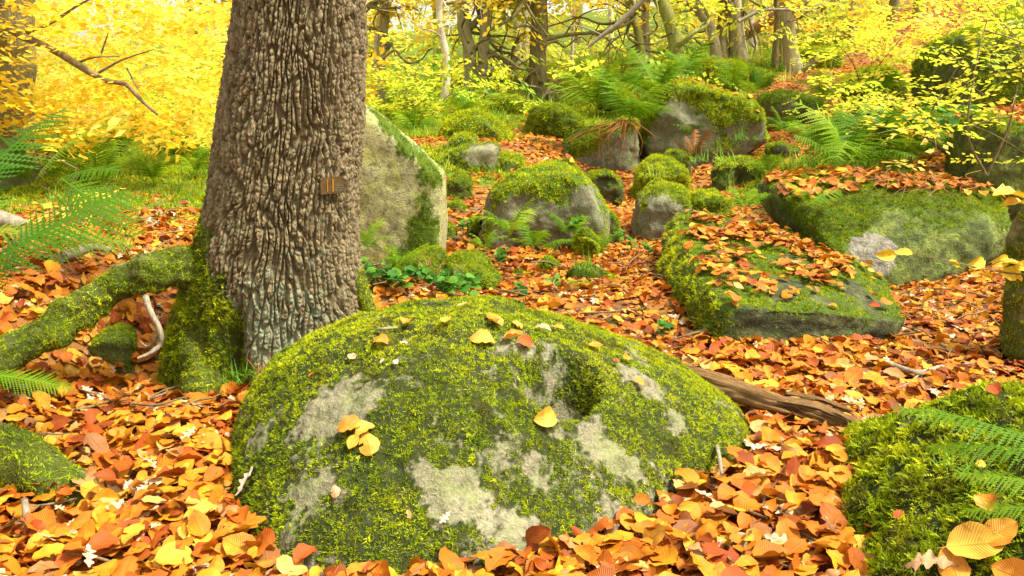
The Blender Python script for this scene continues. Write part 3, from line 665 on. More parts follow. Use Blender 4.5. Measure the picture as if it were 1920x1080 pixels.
# the big flat slab under drifts of leaves
pts = [P(*q) for q in [(1250, 392, 4.9), (1300, 385, 5.0), (1430, 408, 4.85), (1570, 478, 4.3), (1640, 508, 4.05), (1718, 588, 3.4), (1716, 600, 3.28), (1510, 580, 3.12), (1345, 572, 3.10), (1296, 500, 3.75), (1262, 420, 4.6), (1236, 420, 4.7), (1300, 590, 3.4), (1226, 500, 4.15)]]
pts += [np.array([q[0], q[1], -.12]) for q in [P(1240, 520, 4.3), P(1335, 660, 3.06), P(1500, 655, 3.08), P(1712, 640, 3.26), P(1640, 530, 4.1)]] + [P(1262, 590, 3.65)]
B8, V8, F8, N8, m8 = rock('flat_slab_boulder', 'big flat topped slab strewn with leaves, mossy left shoulder, dark vertical front', pts, m_rockdark, 31, p=26, sub=6,
     disp=((1.2, .05), (4, .025), (12, .018), (35, .008)), moss=dict(base=.18, up=.55, amp=.7, freq=3.5, patches=[(1280, 440, 60, .9), (1275, 500, 60, .9), (1290, 560, 50, .8), (1320, 580, 40, .5), (1420, 480, 60, .4), (1470, 552, 26, -1.3), (1545, 560, 24, -1.3), (1620, 545, 34, -1.3), (1490, 530, 20, -1), (1600, 530, 20, -.8), (1420, 610, 26, -.6), (1570, 620, 24, -.5), (1640, 500, 30, .6), (1560, 500, 20, .4), (1400, 410, 20, -.4), (1380, 600, 30, .2)]), msize=.02, mcoll=None)
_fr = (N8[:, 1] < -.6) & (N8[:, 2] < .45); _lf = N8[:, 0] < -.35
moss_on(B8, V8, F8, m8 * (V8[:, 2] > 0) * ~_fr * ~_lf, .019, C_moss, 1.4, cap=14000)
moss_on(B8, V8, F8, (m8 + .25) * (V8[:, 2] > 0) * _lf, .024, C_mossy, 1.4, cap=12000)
moss_on(B8, V8, F8, (m8 + .3) * (V8[:, 2] > 0) * _fr, .016, C_mossd, .8, cap=12000)  # darker moss on the front face, its shade put into the colour
B9o = [(1448, 352), (1530, 338), (1640, 333), (1720, 345), (1872, 362), (1888, 425), (1790, 512), (1690, 556), (1640, 540), (1556, 475), (1462, 405)]
pts = slabpts(B9o, 4.75, .3, .7, .84, .9, .1)
pts = np.concatenate([pts, [P(x, y, 4.16) for x, y in ((1560, 478), (1640, 540), (1690, 560), (1790, 515), (1620, 500))], [P(1500, 440, 4.4), P(1850, 470, 4.4), P(1700, 420, 4.25), P(1600, 590, 4.1), P(1720, 590, 4.1)]])
B9 = rock('broad_boulder', 'broad green and grey boulder with a bare pale patch, leaf covered ledge on top', pts, m_rockgreen, 41, 22, 6, ((1.0, .07), (3.5, .04), (11, .018), (32, .008)),
        dict(base=-.12, up=.85, amp=.6, freq=4, patches=[(1520, 400, 75, 1.0), (1580, 400, 50, .9), (1560, 450, 30, .6), (1600, 350, 50, .7), (1480, 370, 30, .9), (1640, 345, 40, .7), (1630, 470, 52, -1.1), (1650, 420, 30, -.6), (1700, 362, 30, .4), (1800, 372, 30, .4), (1850, 380, 24, .7), (1730, 490, 30, -.4), (1780, 450, 60, -.2)]), .018, None, bare=(1632, 468, 46, 1.25))
moss_on(B9[0], B9[1], B9[2], B9[4], .017, C_mossd, 1.9, cap=26000)
moss_on(B9[0], B9[1], B9[2], B9[4] * (B9[3][:, 2] > .3), .017, C_moss, 1.5, cap=12000)
_grey = np.zeros(0)
B10 = Rk('crag_boulder', 'upper boulder with a bare ridged stone face under a draped green moss hood', [(1198, 235), (1215, 185), (1245, 148), (1295, 143), (1352, 172), (1420, 188), (1440, 228), (1385, 272), (1335, 292), (1240, 290), (1205, 265)], 8.8, m_rockgrey, 51, .3, .9, C_mossy, .032, 24, 6, .8,
         moss=dict(base=.42, up=.75, amp=.4, patches=[(1275, 225, 44, -1.2), (1300, 250, 38, -1.1), (1250, 260, 30, -.9), (1385, 240, 22, -.8), (1345, 215, 30, .9), (1225, 180, 20, .8), (1290, 160, 50, .9), (1340, 185, 50, 1.0), (1400, 205, 36, .9), (1215, 200, 24, .9), (1220, 215, 20, .5)]), strata=.012)
Rk('shaggy_boulder', 'rounded boulder shaggy with yellow green moss, left of the slope by the birch', [(808, 270), (822, 228), (870, 200), (910, 202), (950, 228), (976, 268), (960, 295), (850, 300)], 8.8, m_rockgreen, 52, .3, .6, C_mossy, .045, moss=dict(base=.7, up=.2, amp=.3), sub=6)
Rk('low_boulder', 'low boulder with a pale bare top and mossy sides below the shaggy boulder', [(828, 300), (850, 275), (905, 262), (940, 266), (934, 318), (880, 332), (835, 325)], 7.3, m_rock, 53, .2, .3, C_moss, .03, moss=dict(base=.5, up=.1, amp=.4, patches=[(895, 272, 26, -1.0), (930, 300, 12, -.6)]))
Rk('hanging_moss_boulder', 'blocky boulder draped in hanging green moss below the ivy clad trunk', [(982, 235), (990, 200), (1030, 190), (1075, 198), (1100, 222), (1098, 250), (1040, 258), (995, 252)], 10, m_rockdark, 54, .3, .6, C_moss, .045, moss=dict(base=.7, up=.2, amp=.3), sub=6)
Rk('shaded_boulder', 'dark half mossed boulder under the fern clump and its dead fronds', [(1045, 290), (1062, 258), (1100, 238), (1150, 232), (1205, 235), (1205, 300), (1130, 312), (1060, 312)], 8.6, m_rockgrey, 55, .2, .9, C_moss, .03, moss=dict(base=.2, up=.5, amp=.6, patches=[(1075, 270, 25, .8), (1110, 250, 20, .6)]), sub=6)
Rk('hillside_boulder', 'tall shaded mossy boulder high on the right behind yellow sprays', [(1765, 205), (1762, 110), (1790, 62), (1840, 45), (1895, 62), (1925, 120), (1925, 210), (1840, 215)], 8.6, m_rockgreen, 56, .4, .9, C_moss, .045, 20, 6, moss=dict(base=.5, up=.3, amp=.6, patches=[(1785, 160, 24, -1.2), (1810, 185, 16, -.8)]))
Rk('edge_boulder', 'rounded boulder with a moss rim and dark face at the right edge', [(1814, 300), (1818, 232), (1850, 205), (1900, 215), (1965, 250), (1985, 350), (1900, 372), (1830, 340)], 5.5, m_rockgreen, 57, .25, .5, C_moss, .022, 16, 6, moss=dict(base=.15, up=.8, amp=.6, patches=[(1850, 300, 40, -.5), (1830, 225, 20, .6)]))
Rk('fern_hidden_boulder', 'bright mossy boulder half hidden behind yellow saplings on the right slope', el(1590, 122, 1702, 185, 4), 10.5, m_rockdark, 58, .3, .6, C_mossy, .045, moss=dict(base=.55, up=.5, amp=.4))
Rk('skyline_boulder', 'moss hooded boulder near the top of the slope beside the pink trunk', el(1500, 86, 1580, 122, 5), 16, m_rockgreen, 59, .4, .8, C_mossy, .07, moss=dict(base=.8, up=.2, amp=.3))
Rk('ledge_boulder', 'long low mossy ledge above the leafy path, ferns at its left', [(1425, 190), (1450, 168), (1500, 170), (1545, 192), (1540, 215), (1470, 222)], 11, m_rockgrey, 60, .3, .8, C_mossd, .05, moss=dict(base=.5, up=.5, amp=.5))
Rk('mound_boulder', 'small bright moss mound at the foot of the tall grey trunk', el(1322, 106, 1402, 156, 6), 13, m_rockgreen, 61, .3, .6, C_mossy, .055, moss=dict(base=.8, up=.2, amp=.3))
Rk('mossy_stone', 'low mossy boulder with a curled dry moss fringe left of the trunk', el(264, 406, 350, 474, 7), 4.6, m_rockgreen, 62, .15, .25, C_moss, .02, moss=dict(base=.55, up=.4, amp=.5))
Rk('mossy_stone', 'mossy boulder carrying one fallen leaf, below the pale slab', [(834, 520), (838, 488), (870, 476), (905, 482), (935, 520), (925, 556), (860, 560)], 4.0, m_rockgreen, 63, .12, .2, C_moss, .016, moss=dict(base=.6, up=.3, amp=.4, patches=[(862, 505, 9, -1.2), (880, 545, 16, -.7)]))
Rk('mossy_stone', 'dark mossy knob with trailing grass right of the fern in the leaves', el(1060, 484, 1132, 552, 8), 4.2, m_rockdark, 64, .1, .15, C_mossd, .018, moss=dict(base=.8, up=.2, amp=.3))
Rk('flat_stone', 'flat grey green stone wedged beside the dark mossy knob', [(1108, 540), (1125, 510), (1165, 520), (1198, 542), (1180, 556), (1130, 556)], 4.15, m_rockgrey, 65, .1, .15, C_moss, .014, moss=dict(base=.25, up=.3, amp=.5))
Rk('half_buried_stone', 'half buried grey green stone in the leaves behind the domed boulder', el(1106, 590, 1192, 645, 9), 3.45, m_rockgrey, 66, .08, .12, C_moss, .012, moss=dict(base=.40, up=.2, amp=.5))
Rk('mossy_stone', 'mossy rock with dry roots at the foot of the pale slab', [(718, 560), (730, 500), (760, 474), (822, 468), (832, 520), (815, 570), (760, 575)], 4.1, m_rockdark, 67, .12, .2, C_moss, .018, moss=dict(base=.75, up=.2, amp=.4))
Rk('mossy_stone', 'dark mossy stone in the gap between pale slab and capped boulder', el(834, 322, 885, 372, 10), 6.3, m_rockdark, 68, .1, .2, C_moss, .022, moss=dict(base=.5, up=.5, amp=.4))
Rk('mossy_stone', 'little dark mossy stone touching the slab edge among orange leaves', el(832, 370, 872, 400, 11), 5.9, m_rockdark, 69, .08, .12, C_moss, .02, moss=dict(base=.5, up=.5, amp=.4))
Rk('mossy_stone', 'narrow mossy stone against the lower right edge of the slab', el(824, 412, 852, 458, 12), 5.2, m_rockdark, 70, .08, .12, C_moss, .018, moss=dict(base=.5, up=.5, amp=.4))
Rk('mossy_stone', 'small mossy stone behind the dark knob, left of the leafy path', el(1000, 484, 1050, 538, 13), 4.5, m_rockdark, 71, .08, .12, C_moss, .018, moss=dict(base=.8, up=.3, amp=.4))
Rk('mossy_stone', 'mossy stone under the arch of the big root', el(160, 600, 262, 700, 14), 2.98, m_rockgreen, 72, .08, .10, C_moss, .012, moss=dict(base=.5, up=.3, amp=.6, patches=[(205, 668, 18, -.8), (235, 670, 12, -.6)]))
Rk('mossy_stone', 'broad bright mossy mound far left behind the fern', el(20, 335, 140, 408, 15), 6.2, m_rockgreen, 73, .2, .4, C_mossy, .03, moss=dict(base=.8, up=.2, amp=.3))
Rk('mossy_stone', 'arched mossy stone far left beyond the leaf drift', el(275, 322, 335, 352, 16), 8.0, m_rockdark, 74, .2, .3, C_moss, .035, moss=dict(base=.5, up=.5, amp=.3))
Rk('mossy_stone', 'low mossy stone beside the leaf drift left of the trunk', el(300, 372, 392, 412, 17), 5.6, m_rockgreen, 75, .15, .3, C_moss, .026, moss=dict(base=.7, up=.3, amp=.4))
Rk('mossy_stone', 'mossy stone under the low fern frond at the left, beside the root', el(88, 452, 182, 498, 18), 3.7, m_rockgreen, 76, .1, .2, C_moss, .018, moss=dict(base=.7, up=.3, amp=.4))
Rk('pale_stone', 'bare pale stone behind the fern at the left', el(84, 362, 128, 392, 19), 5.8, m_rock, 77, .1, .1, None, .02, moss=dict(base=-.2, up=.2, amp=.3))
Rk('mossy_stone', 'grassy moss hummock below the crag boulder', el(1188, 300, 1300, 360, 20), 7.4, m_rockgreen, 78, .3, .5, C_mossy, .03, moss=dict(base=.8, up=.3, amp=.3))
Rk('mossy_stone', 'mossy block joining the flat slab and the small grey boulder', el(1285, 352, 1372, 402, 21), 5.5, m_rockgreen, 79, .2, .3, C_mossy, .022, moss=dict(base=.7, up=.3, amp=.3))
Rk('mossy_stone', 'moss mound on the far slope among lime leaves, left of the ivy trunk', el(905, 178, 985, 215, 22), 12, m_rockgreen, 80, .3, .5, C_mossy, .05, moss=dict(base=.8, up=.3, amp=.3))
Rk('mossy_stone', 'small dark green stone touching the rear of the rotting log', el(1268, 686, 1320, 722, 23), 2.85, m_rockdark, 81, .03, .05, C_mossd, .01, moss=dict(base=.3, up=.3, amp=.3))

for x0, y0, x1, y1, Y, mc, lab in [(898, 290, 985, 322, 7.4, C_mossy, 'mossy hump right behind the capped boulder'), (1100, 318, 1165, 345, 6.9, C_moss, 'low mossy stone at the back of the capped boulder, right side'), (955, 510, 998, 545, 4.3, C_moss, 'little mossy stone among low ferns below the capped boulder'),
        (1245, 282, 1300, 304, 8.2, C_moss, 'dark mossy stone at the foot of the crag boulder'), (1340, 296, 1428, 336, 7.4, C_mossy, 'grassy green hump between crag boulder and leafy path'), (1436, 268, 1500, 298, 8.2, C_moss, 'mossy stone bordering the leafy path half way up'), (1372, 238, 1440, 268, 9.6, C_mossy, 'mossy stone at the right heel of the crag boulder'),
        (180, 340, 245, 366, 7.4, C_mossy, 'flat mossy stone on the far left floor, right of the broad mound'), (-20, 428, 64, 470, 4.3, C_moss, 'mossy stone cut by the left edge behind the fern'), (205, 424, 262, 456, 4.9, C_moss, 'mossy stone behind the drooping frond left of the trunk'), (352, 300, 410, 330, 8.5, C_mossy, 'mossy stone peeping out left of the trunk'),
        (1700, 205, 1762, 246, 8.0, C_moss, 'mossy stone under the saplings left of the tall shaded boulder'), (1530, 232, 1590, 262, 8.8, C_mossy, 'bright mossy stone right of the path at the top bend'), (1650, 255, 1700, 285, 7.6, C_moss, 'mossy stone behind the ledge ferns'), (845, 250, 900, 276, 8.2, C_mossy, 'small bright mossy stone against the shaggy boulder'),
        (1120, 150, 1175, 180, 12, C_mossy, 'mossy stone under the bank of ferns at the top of the slope'), (700, 205, 760, 232, 12, C_mossy, 'mossy stone behind the top of the pale slab'), (1415, 130, 1450, 155, 14, C_mossy, 'mossy stone at the feet of the grey trunks'), (880, 405, 905, 440, 5.3, C_moss, 'narrow mossy stone leaning on the left of the capped boulder')]:
    Rk('mossy_stone', lab, el(x0, y0, x1, y1, int(x0 + 99)), Y, m_rockgreen if mc is C_mossy else m_rockdark, int(x1) % 97, .06 * Y / 4, .1 * Y / 3, mc, .0045 * Y + .002, moss=dict(base=.40, up=.5, amp=.7), p=26, sub=4 if Y > 8 else 5, group='small mossy stones')
# ------------------------------------------------------------------ the big oak: trunk with real bark relief
def catmull(P_, n):
    P_ = np.asarray(P_, float); Q = np.concatenate([[2 * P_[0] - P_[1]], P_, [2 * P_[-1] - P_[-2]]]); out = []
    t = np.linspace(0, len(P_) - 1 - 1e-6, n); i = t.astype(int); f = (t - i)[:, None]
    a, b, c, d = Q[i], Q[i + 1], Q[i + 2], Q[i + 3]
    return .5 * (2 * b + (c - a) * f + (2 * a - 5 * b + 4 * c - d) * f ** 2 + (3 * b - a - 3 * c + d) * f ** 3)
def tube(path, rad, n=40, k=16, disp=0.0, freq=10, seed=0, bark=0.0):
    C = catmull(path, n); rr = catmull(np.asarray(rad, float)[:, None], n)[:, 0]
    T = np.gradient(C, axis=0); T /= np.linalg.norm(T, axis=1)[:, None]
    up = np.array([0.03, 0.99, 0.1]) if abs(T[:, 2]).mean() > .7 else np.array([0.05, 0.02, 1.0])
    A = np.cross(T, up); A /= np.linalg.norm(A, axis=1)[:, None]; B = np.cross(T, A)
    a = np.linspace(0, 2 * math.pi, k, endpoint=False)
    D = A[:, None] * np.cos(a)[None, :, None] + B[:, None] * np.sin(a)[None, :, None]
    V = C[:, None] + D * rr[:, None, None]
    r2 = np.zeros(V.shape[:2])
    if disp: r2 = r2 + fbm(V * freq + seed * 2.3, 3) * disp
    if bark:
        q = V * [1, 1, .3]; f1, f2, _ = worley(q * (1 / bark) * .22); r2 = r2 + (sstep(0, .3, f2 - f1) - .7) * bark * .25
    V = V + D * r2[:, :, None]
    V = V.reshape(-1, 3); F = grid_faces(n, k)
    i = np.arange(n - 1) * k; W_ = np.stack([i + k - 1, i + 2 * k - 1, i + k, i], -1)
    F = np.concatenate([F, W_]); caps = [C[0] - T[0] * rr[0] * .5, C[-1] + T[-1] * rr[-1] * .5]; m = len(V); V = np.concatenate([V, caps])
    j = np.arange(k); j2 = (j + 1) % k
    F = np.concatenate([F, np.stack([j, j2, np.full(k, m), np.full(k, m)], -1)[:, [0, 2, 1, 1]], np.stack([j + (n - 1) * k, j2 + (n - 1) * k, np.full(k, m + 1), np.full(k, m + 1)], -1)])
    F3 = tris_of(F.copy()); ok = (F3[:, 0] != F3[:, 1]) & (F3[:, 1] != F3[:, 2]) & (F3[:, 0] != F3[:, 2])
    return V, F3[ok]

OY = 3.02
_rows = [(-2200, 540, 700), (-900, 500, 700), (0, 443, 685), (120, 427, 683), (200, 413, 680), (350, 397, 673), (450, 374, 670), (520, 356, 673), (600, 334, 684), (660, 320, 694), (720, 312, 702), (800, 304, 708)]
_zz, _cc, _rrr = [], [], []
for row, a, b in _rows:
    A, B = P(a, row, OY), P(b, row, OY); _zz.append(A[2]); _cc.append((A[0] + B[0]) / 2); _rrr.append((B[0] - A[0]) / 2)
_zz, _cc, _rrr = map(np.array, (_zz, _cc, _rrr)); _s = np.argsort(_zz); _zz, _cc, _rrr = _zz[_s], _cc[_s], _rrr[_s]
_rrr = np.where(_zz > 1.3, np.linspace(.215, .17, len(_zz)) if False else np.minimum(_rrr, .212), _rrr)
_cc = np.where(_zz > 1.35, np.interp(1.3, _zz, _cc) + (_zz - 1.3) * .05, _cc)
_zs = np.concatenate([np.linspace(-.18, 2.1, 640), np.linspace(2.13, 5.2, 70)]); _nk = 640
_th = np.linspace(0, 2 * math.pi, _nk, endpoint=False); _th = _th - .5 * np.sin(_th - R(285))
Tz, Tt = np.meshgrid(_zs, _th, indexing='ij')
def smooth_interp(z, zz, v): return sum(np.interp(z + d, zz, v) * w for d, w in ((-.08, .15), (-.04, .2), (0, .3), (.04, .2), (.08, .15)))
Rz = smooth_interp(Tz, _zz, _rrr); Cx = smooth_interp(Tz, _zz, _cc)
low = sstep(.55, .0, Tz)
lob = .07 * low * np.cos(3 * Tt + 1.15) + .05 * low * np.cos(5 * Tt + .5)
crev = -.22 * np.exp(-((Tt - R(262)) / .09) ** 2) * sstep(.42, .12, Tz) + .07 * np.exp(-((Tt - R(248)) / .16) ** 2) * low + .05 * np.exp(-((Tt - R(277)) / .15) ** 2) * low
rad = Rz * (1 + lob * .6 + crev)
c3 = np.stack([np.cos(Tt) * .23, np.sin(Tt) * .23, Tz], -1)
wp = np.stack([fbm(c3 * [9, 9, 4], 3), fbm(c3 * [9, 9, 4] + 30, 3), fbm(c3 * [9, 9, 4] + 60, 3)], -1)
ph = (Tt - R(90)) % (2 * math.pi); uu = ph * .23
q = np.stack([uu / .0145 + wp[..., 0] * 1.1, Tz / .026 + wp[..., 1] * 1.5 + 3, 0 * uu + .5], -1)
f1, f2, idd = worley(q, True); plate = sstep(.0, .20, f2 - f1)
q2 = np.stack([uu / .0155 + wp[..., 0] * 1.7, Tz / .12 + wp[..., 2] * 1.2 + 40, 0 * uu + 7.5], -1); g1, g2, _i2 = worley(q2, True); furrow = sstep(.02, .34, g2 - g1)
q3 = np.stack([uu / .0075 + wp[..., 1] * 2, Tz / .010 + wp[..., 0] * 2 + 9, 0 * uu + 3.5], -1); h1, h2, id3 = worley(q3, True)
hgt = furrow * (.64 + .30 * plate) + .13 * (_RV[id3][..., 2] - .3) * sstep(0, .12, h2 - h1) * furrow
mico = fbm(c3 * [75, 75, 45], 3); mic2 = np.abs(fbm(c3 * [38, 38, 70] + 9, 3))
lowb = sstep(.28, .02, Tz)
bd = .0205 * (hgt - .8) * (1 - .35 * lowb) + .0062 * mico * (.35 + .65 * furrow) - .0045 * mic2 + .0035 * fbm(c3 * [140, 140, 110], 2) + .010 * fbm(c3 * 4, 2)
rr_ = rad + bd
ysc = 1 - .18 * low
V = np.stack([Cx + np.cos(Tt) * rr_, OY + np.sin(Tt) * rr_ * ysc, Tz], -1).reshape(-1, 3)
n1, n2 = Tz.shape
F = grid_faces(n1, n2); i = np.arange(n1 - 1) * n2; F = np.concatenate([F, np.stack([i + n2 - 1, i + 2 * n2 - 1, i + n2, i], -1)])
N = vnormals(V, F); cen = np.stack([Cx, np.full_like(Cx, OY), Tz], -1).reshape(-1, 3)
if (N * (V - cen)).sum() < 0: F = F[:, ::-1]; N = -N
_tt, _tz = Tt.ravel(), Tz.ravel()
left = sstep(R(262), R(205), _tt) * sstep(R(120), R(160), _tt)
_bd = np.interp(_tz, [0, .3, .5, .66], [R(268), R(246), R(220), R(184)])
_bd = _bd + .14
_rgn = sstep(_bd + .35, _bd - .3, _tt) * sstep(R(110), R(150), _tt) * sstep(.72, .5, _tz); moT = _rgn * 1.35 - .6 * (_rgn < .04) * (_tz > .16) + sstep(.13, -.02, _tz) * .9 * sstep(R(268), R(240), _tt) + sstep(R(318), R(335), _tt) * sstep(.34, .12, _tz) * 1.1 + 1.1 * fbm(V * 7 + 4, 3) + .05 - .25 * (plate.ravel() < .3)
moT = moT + sstep(R(210), R(180), _tt) * sstep(R(120), R(160), _tt) * sstep(.75, .4, _tz) * .4
lichT = (sstep(.62, .15, _tz) * np.exp(-((_tt - R(285)) / .75) ** 2) * .95 - .15)
oak = empty('oak_tree', (float(np.interp(0, _zz, _cc)), OY, 0.0), label='massive oak with deeply furrowed bark filling the left of the view, small plaque nailed on', cat='tree')
ob = np.array(oak.location)
link('trunk', to_mesh('trunk', V - ob, F, {'moss': moT, 'lichen': lichT, 'plate': (_RV[idd][..., 1] * hgt ** 1.5).ravel()}, smooth=False), m_bark, oak)  # plate tone scaled by bark height, so furrow shade is painted in
w = moT * (V[:, 2] > -.03) * (_tz < .8)
moss_on(oak, V, F, w * (fbm(V * 6, 2) > -.12), .015, C_moss, 1.5, cap=20000)
moss_on(oak, V, F, w * (fbm(V * 6 + 8, 2) > .0), .017, C_mossy, 1.2, cap=9000)
moss_on(oak, V, F, w * (fbm(V * 6, 2) <= .05), .015, C_mossd, 1.5, cap=14000)
moss_on(oak, V, F, (w - .15) * (fbm(V * 8 + 3, 2) > .05), .02, C_featherb, 1.0, cap=5000)
oakV, oakN, oakTheta = V, N, _tt
def mossy_tube(name, path, radii, parent=None, n=90, k=44, disp=.03, mat=m_barkdark, size=.017, base=1.0, seed=1, bright=.0, **kw):
    V, F = tube(path, radii, n, k, disp, 9, seed); N = vnormals(V, F)
    c = V.mean(0); 
    if kw.get('flip', False): F = F[:, ::-1]
    kw.pop('flip', None)
    T = tris_of(F); vol = (np.cross(V[T[:, 0]], V[T[:, 1]]) * V[T[:, 2]]).sum()
    if vol < 0: F = F[:, ::-1]; N = -N
    mo = base + .35 * N[:, 2] + .5 * fbm(V * 7 + seed, 3)
    loc = np.zeros(3) if parent else np.array([c[0], c[1], V[:, 2].min()])
    off = np.array(parent.location) if parent else loc
    o = link(name, to_mesh(name, V - off, F, {'moss': mo}), mat, parent, None if parent else loc, **kw)
    g = V[:, 2] > gz(V[:, 0], V[:, 1]) - .01
    s = fbm(V * 8 + 5, 2) + .3 * N[:, 2] + bright  # upper side takes brighter tufts, underside darker: painted light over random mottling
    # the moss of a root is a child of the root (its origin is the tree's)
    for sel, cl in ((s > .12, C_mossy), (s <= .2, C_moss), (s < -.1, C_mossd), (s > .0, C_featherb), (s < .1, C_feather)):
        w_ = mo * g * sel
        ww = sstep(.42, .72, w_); ar = .5 * np.linalg.norm(np.cross(V[F[:, 1]] - V[F[:, 0]], V[F[:, 2]] - V[F[:, 0]]), axis=1)
        nn_ = int(min(12000, (ar * ww[F].mean(1)).sum() * 1.5 / size ** 2))
        if nn_ < 5: continue
        pts, nr = surf_sample(V, F, nn_, ww); nr = nr.copy(); nr[:, 2] += .2
        scatter('moss', cl, pts, rot_from(nr, RNG.random(nn_) * 6.28, .3), size * RNG.uniform(.6, 1.4, nn_), parent=o, loc=off)
    if not parent: pass
    return o, V
mossy_tube('root', [P(430, 520, 2.98), P(345, 505, 2.86), P(280, 512, 2.80), P(205, 550, 2.75), P(130, 600, 2.68), P(50, 645, 2.56), P(-50, 690, 2.42), P(-220, 770, 2.2), P(-420, 880, 2.0)],
           [.11, .072, .055, .052, .060, .058, .068, .064, .06], oak, 150, 48, .045, seed=4)
mossy_tube('root', [P(440, 560, 2.98), P(400, 600, 2.90), P(385, 660, 2.82), P(380, 710, 2.76), P(375, 770, 2.70)], [.10, .08, .08, .08, .08], oak, 60, 36, .03, seed=7)
mossy_tube('root', [P(660, 520, 3.0), P(682, 560, 2.98), P(700, 600, 2.96), P(712, 650, 2.95)], [.05, .032, .028, .03], oak, 40, 24, .008, size=.013, base=1.0, bright=.3, seed=9)
mossy_tube('mossy_root', [P(-160, 800, 1.95), P(-40, 850, 1.98), P(50, 868, 2.02), P(100, 905, 2.0), P(160, 940, 1.98), P(215, 985, 1.96)], [.08, .082, .072, .062, .058, .04], None, 90, 44, .02, size=.015, base=1.0, bright=.1, seed=12,
           label='thick root end under bright moss among leaves at the lower left', cat='root')
# plaque
pz = P(614, 347, 3.0)[2]; k = np.argmin(np.hypot(*(np.stack(proj(oakV)[:2]) - np.array([[614], [347]]))) + (oakN[:, 1] > 0) * 1e3)
c = oakV[k]; nrm = c - np.array([np.interp(c[2], _zz, _cc), OY, c[2]]); nrm[2] = 0; nrm /= np.linalg.norm(nrm)
plq = empty('name_plaque', tuple(c + nrm * .024), label='small weathered brown metal plaque with two yellow streaks fixed to the oak bark', cat='plaque')
plq.rotation_euler = (0, R(1), math.atan2(nrm[1], nrm[0]) + R(90))
pm = M('tarnished_brass'); _pp = pm.pos()
_c = pm.mix(pm.ramp(pm.noise(60, 4, .7, _pp), [(.35, 0.), (.65, 1.)]), (0.035, 0.02, 0.003), (0.085, 0.045, 0.006))
m_plq = pm.out(_c, .45, pm.bump(pm.noise(90, 3, .6, _pp), .4, .002), .5)
ps = M('yellow_streak'); m_str = ps.out((0.22, 0.10, 0.006), .6)
pg = M('faint_engraving'); m_eng = pg.out((0.11, 0.11, 0.08), .6)
def boxmesh(name, sx, sy, sz, bev=.0015):
    b = bmesh.new(); bmesh.ops.create_cube(b, size=1)
    for v in b.verts: v.co = (v.co.x * sx, v.co.y * sy, v.co.z * sz)
    if bev: bmesh.ops.bevel(b, geom=b.edges[:], offset=bev, segments=2, affect='EDGES')
    me = bpy.data.meshes.new(name); b.to_mesh(me); b.free(); return me
link('plate', boxmesh('plate', .098, .006, .056), m_plq, plq)
for x, w_ in ((-.022, .004), (.001, .0065)):
    s_ = link('streak', boxmesh('streak', w_, .0012, .044, 0), m_str, plq); s_.location = (x, -.0042, .001)
for x in (-.045, .045):
    b = bmesh.new(); bmesh.ops.create_uvsphere(b, u_segments=10, v_segments=6, radius=.0028); me = bpy.data.meshes.new('nail'); b.to_mesh(me); b.free()
    s_ = link('nail', me, m_eng, plq); s_.location = (x, -.0035, .022)
r_ = random.Random(3); b = bmesh.new()
for ln in range(3):
    x = .012
    while x < .042:
        w_ = r_.uniform(.0012, .003); mt = Matrix.Translation((x, -.0036, -.002 - ln * .008)) @ Matrix.Diagonal((w_, .0006, .0035, 1)); bmesh.ops.create_cube(b, size=1, matrix=mt); x += w_ + .0015
me = bpy.data.meshes.new('engraved_marks'); b.to_mesh(me); b.free(); tag(link('engraving', me, m_eng, plq), kind='stuff')
# ------------------------------------------------------------------ fallen leaves
def in_view(p, mx=60, my=60):
    x, y, d = proj(p); return (x > -mx) & (x < 1920 + mx) & (y > -my) & (y < 1080 + my) & (d > .2)
def drift(x, y):  return 1 - .95 * sstep(.45, .75, mossiness(x, y))
def bury(x, y):   # leaves pile up in hollows and against the dome
    dh = dome_h(x, y); return .05 * np.exp(-np.clip(-dh, 0, 9) / .10) * (dh < .02)
def litter_band(y0, y1, dens, rng):
    n = int((y1 - y0) * (1.5 * (y0 + y1) * .5 + 1.0) * dens)
    y = rng.uniform(y0, y1, n * 2); hw = .72 * y + .35; x = rng.uniform(-1, 1, n * 2) * (.72 * y1 + .35); k = np.abs(x) < hw
    x, y = x[k][:n], y[k][:n]
    k = (rng.random(len(x)) < drift(x, y)) & (dome_h(x, y) < .035); return x[k], y[k]
rng = np.random.default_rng(21)
xs, ys, zs, ss, tl = [], [], [], [], []
for y0, y1, dn, s, h in ((1.25, 2.2, 2100, .080, .075), (2.2, 3.2, 1600, .078, .058), (3.2, 5.2, 1350, .066, .035), (5.2, 9, 800, .064, .03), (9, 16, 330, .072, .03), (16, 26, 60, .12, .04)):
    x, y = litter_band(y0, y1, dn, rng); n = len(x); xs.append(x); ys.append(y); zs.append(rng.random(n) ** .8 * h); ss.append(s * rng.uniform(.38, 1.12, n)); tl.append(rng.choice([.12, .28, .6], n, p=[.32, .40, .28]))
x, y, dz, sc, tilt = map(np.concatenate, (xs, ys, zs, ss, tl))
nn = gnorm(x, y); dh = dome_h(x, y); z = gz(x, y) + dz - .012
rot = rot_from(nn, rng.random(len(x)) * 6.283, tilt, rng)
flip = rng.random(len(x)) < .35; rot[flip, 0] += math.pi
pos = xyz(x, y, z)
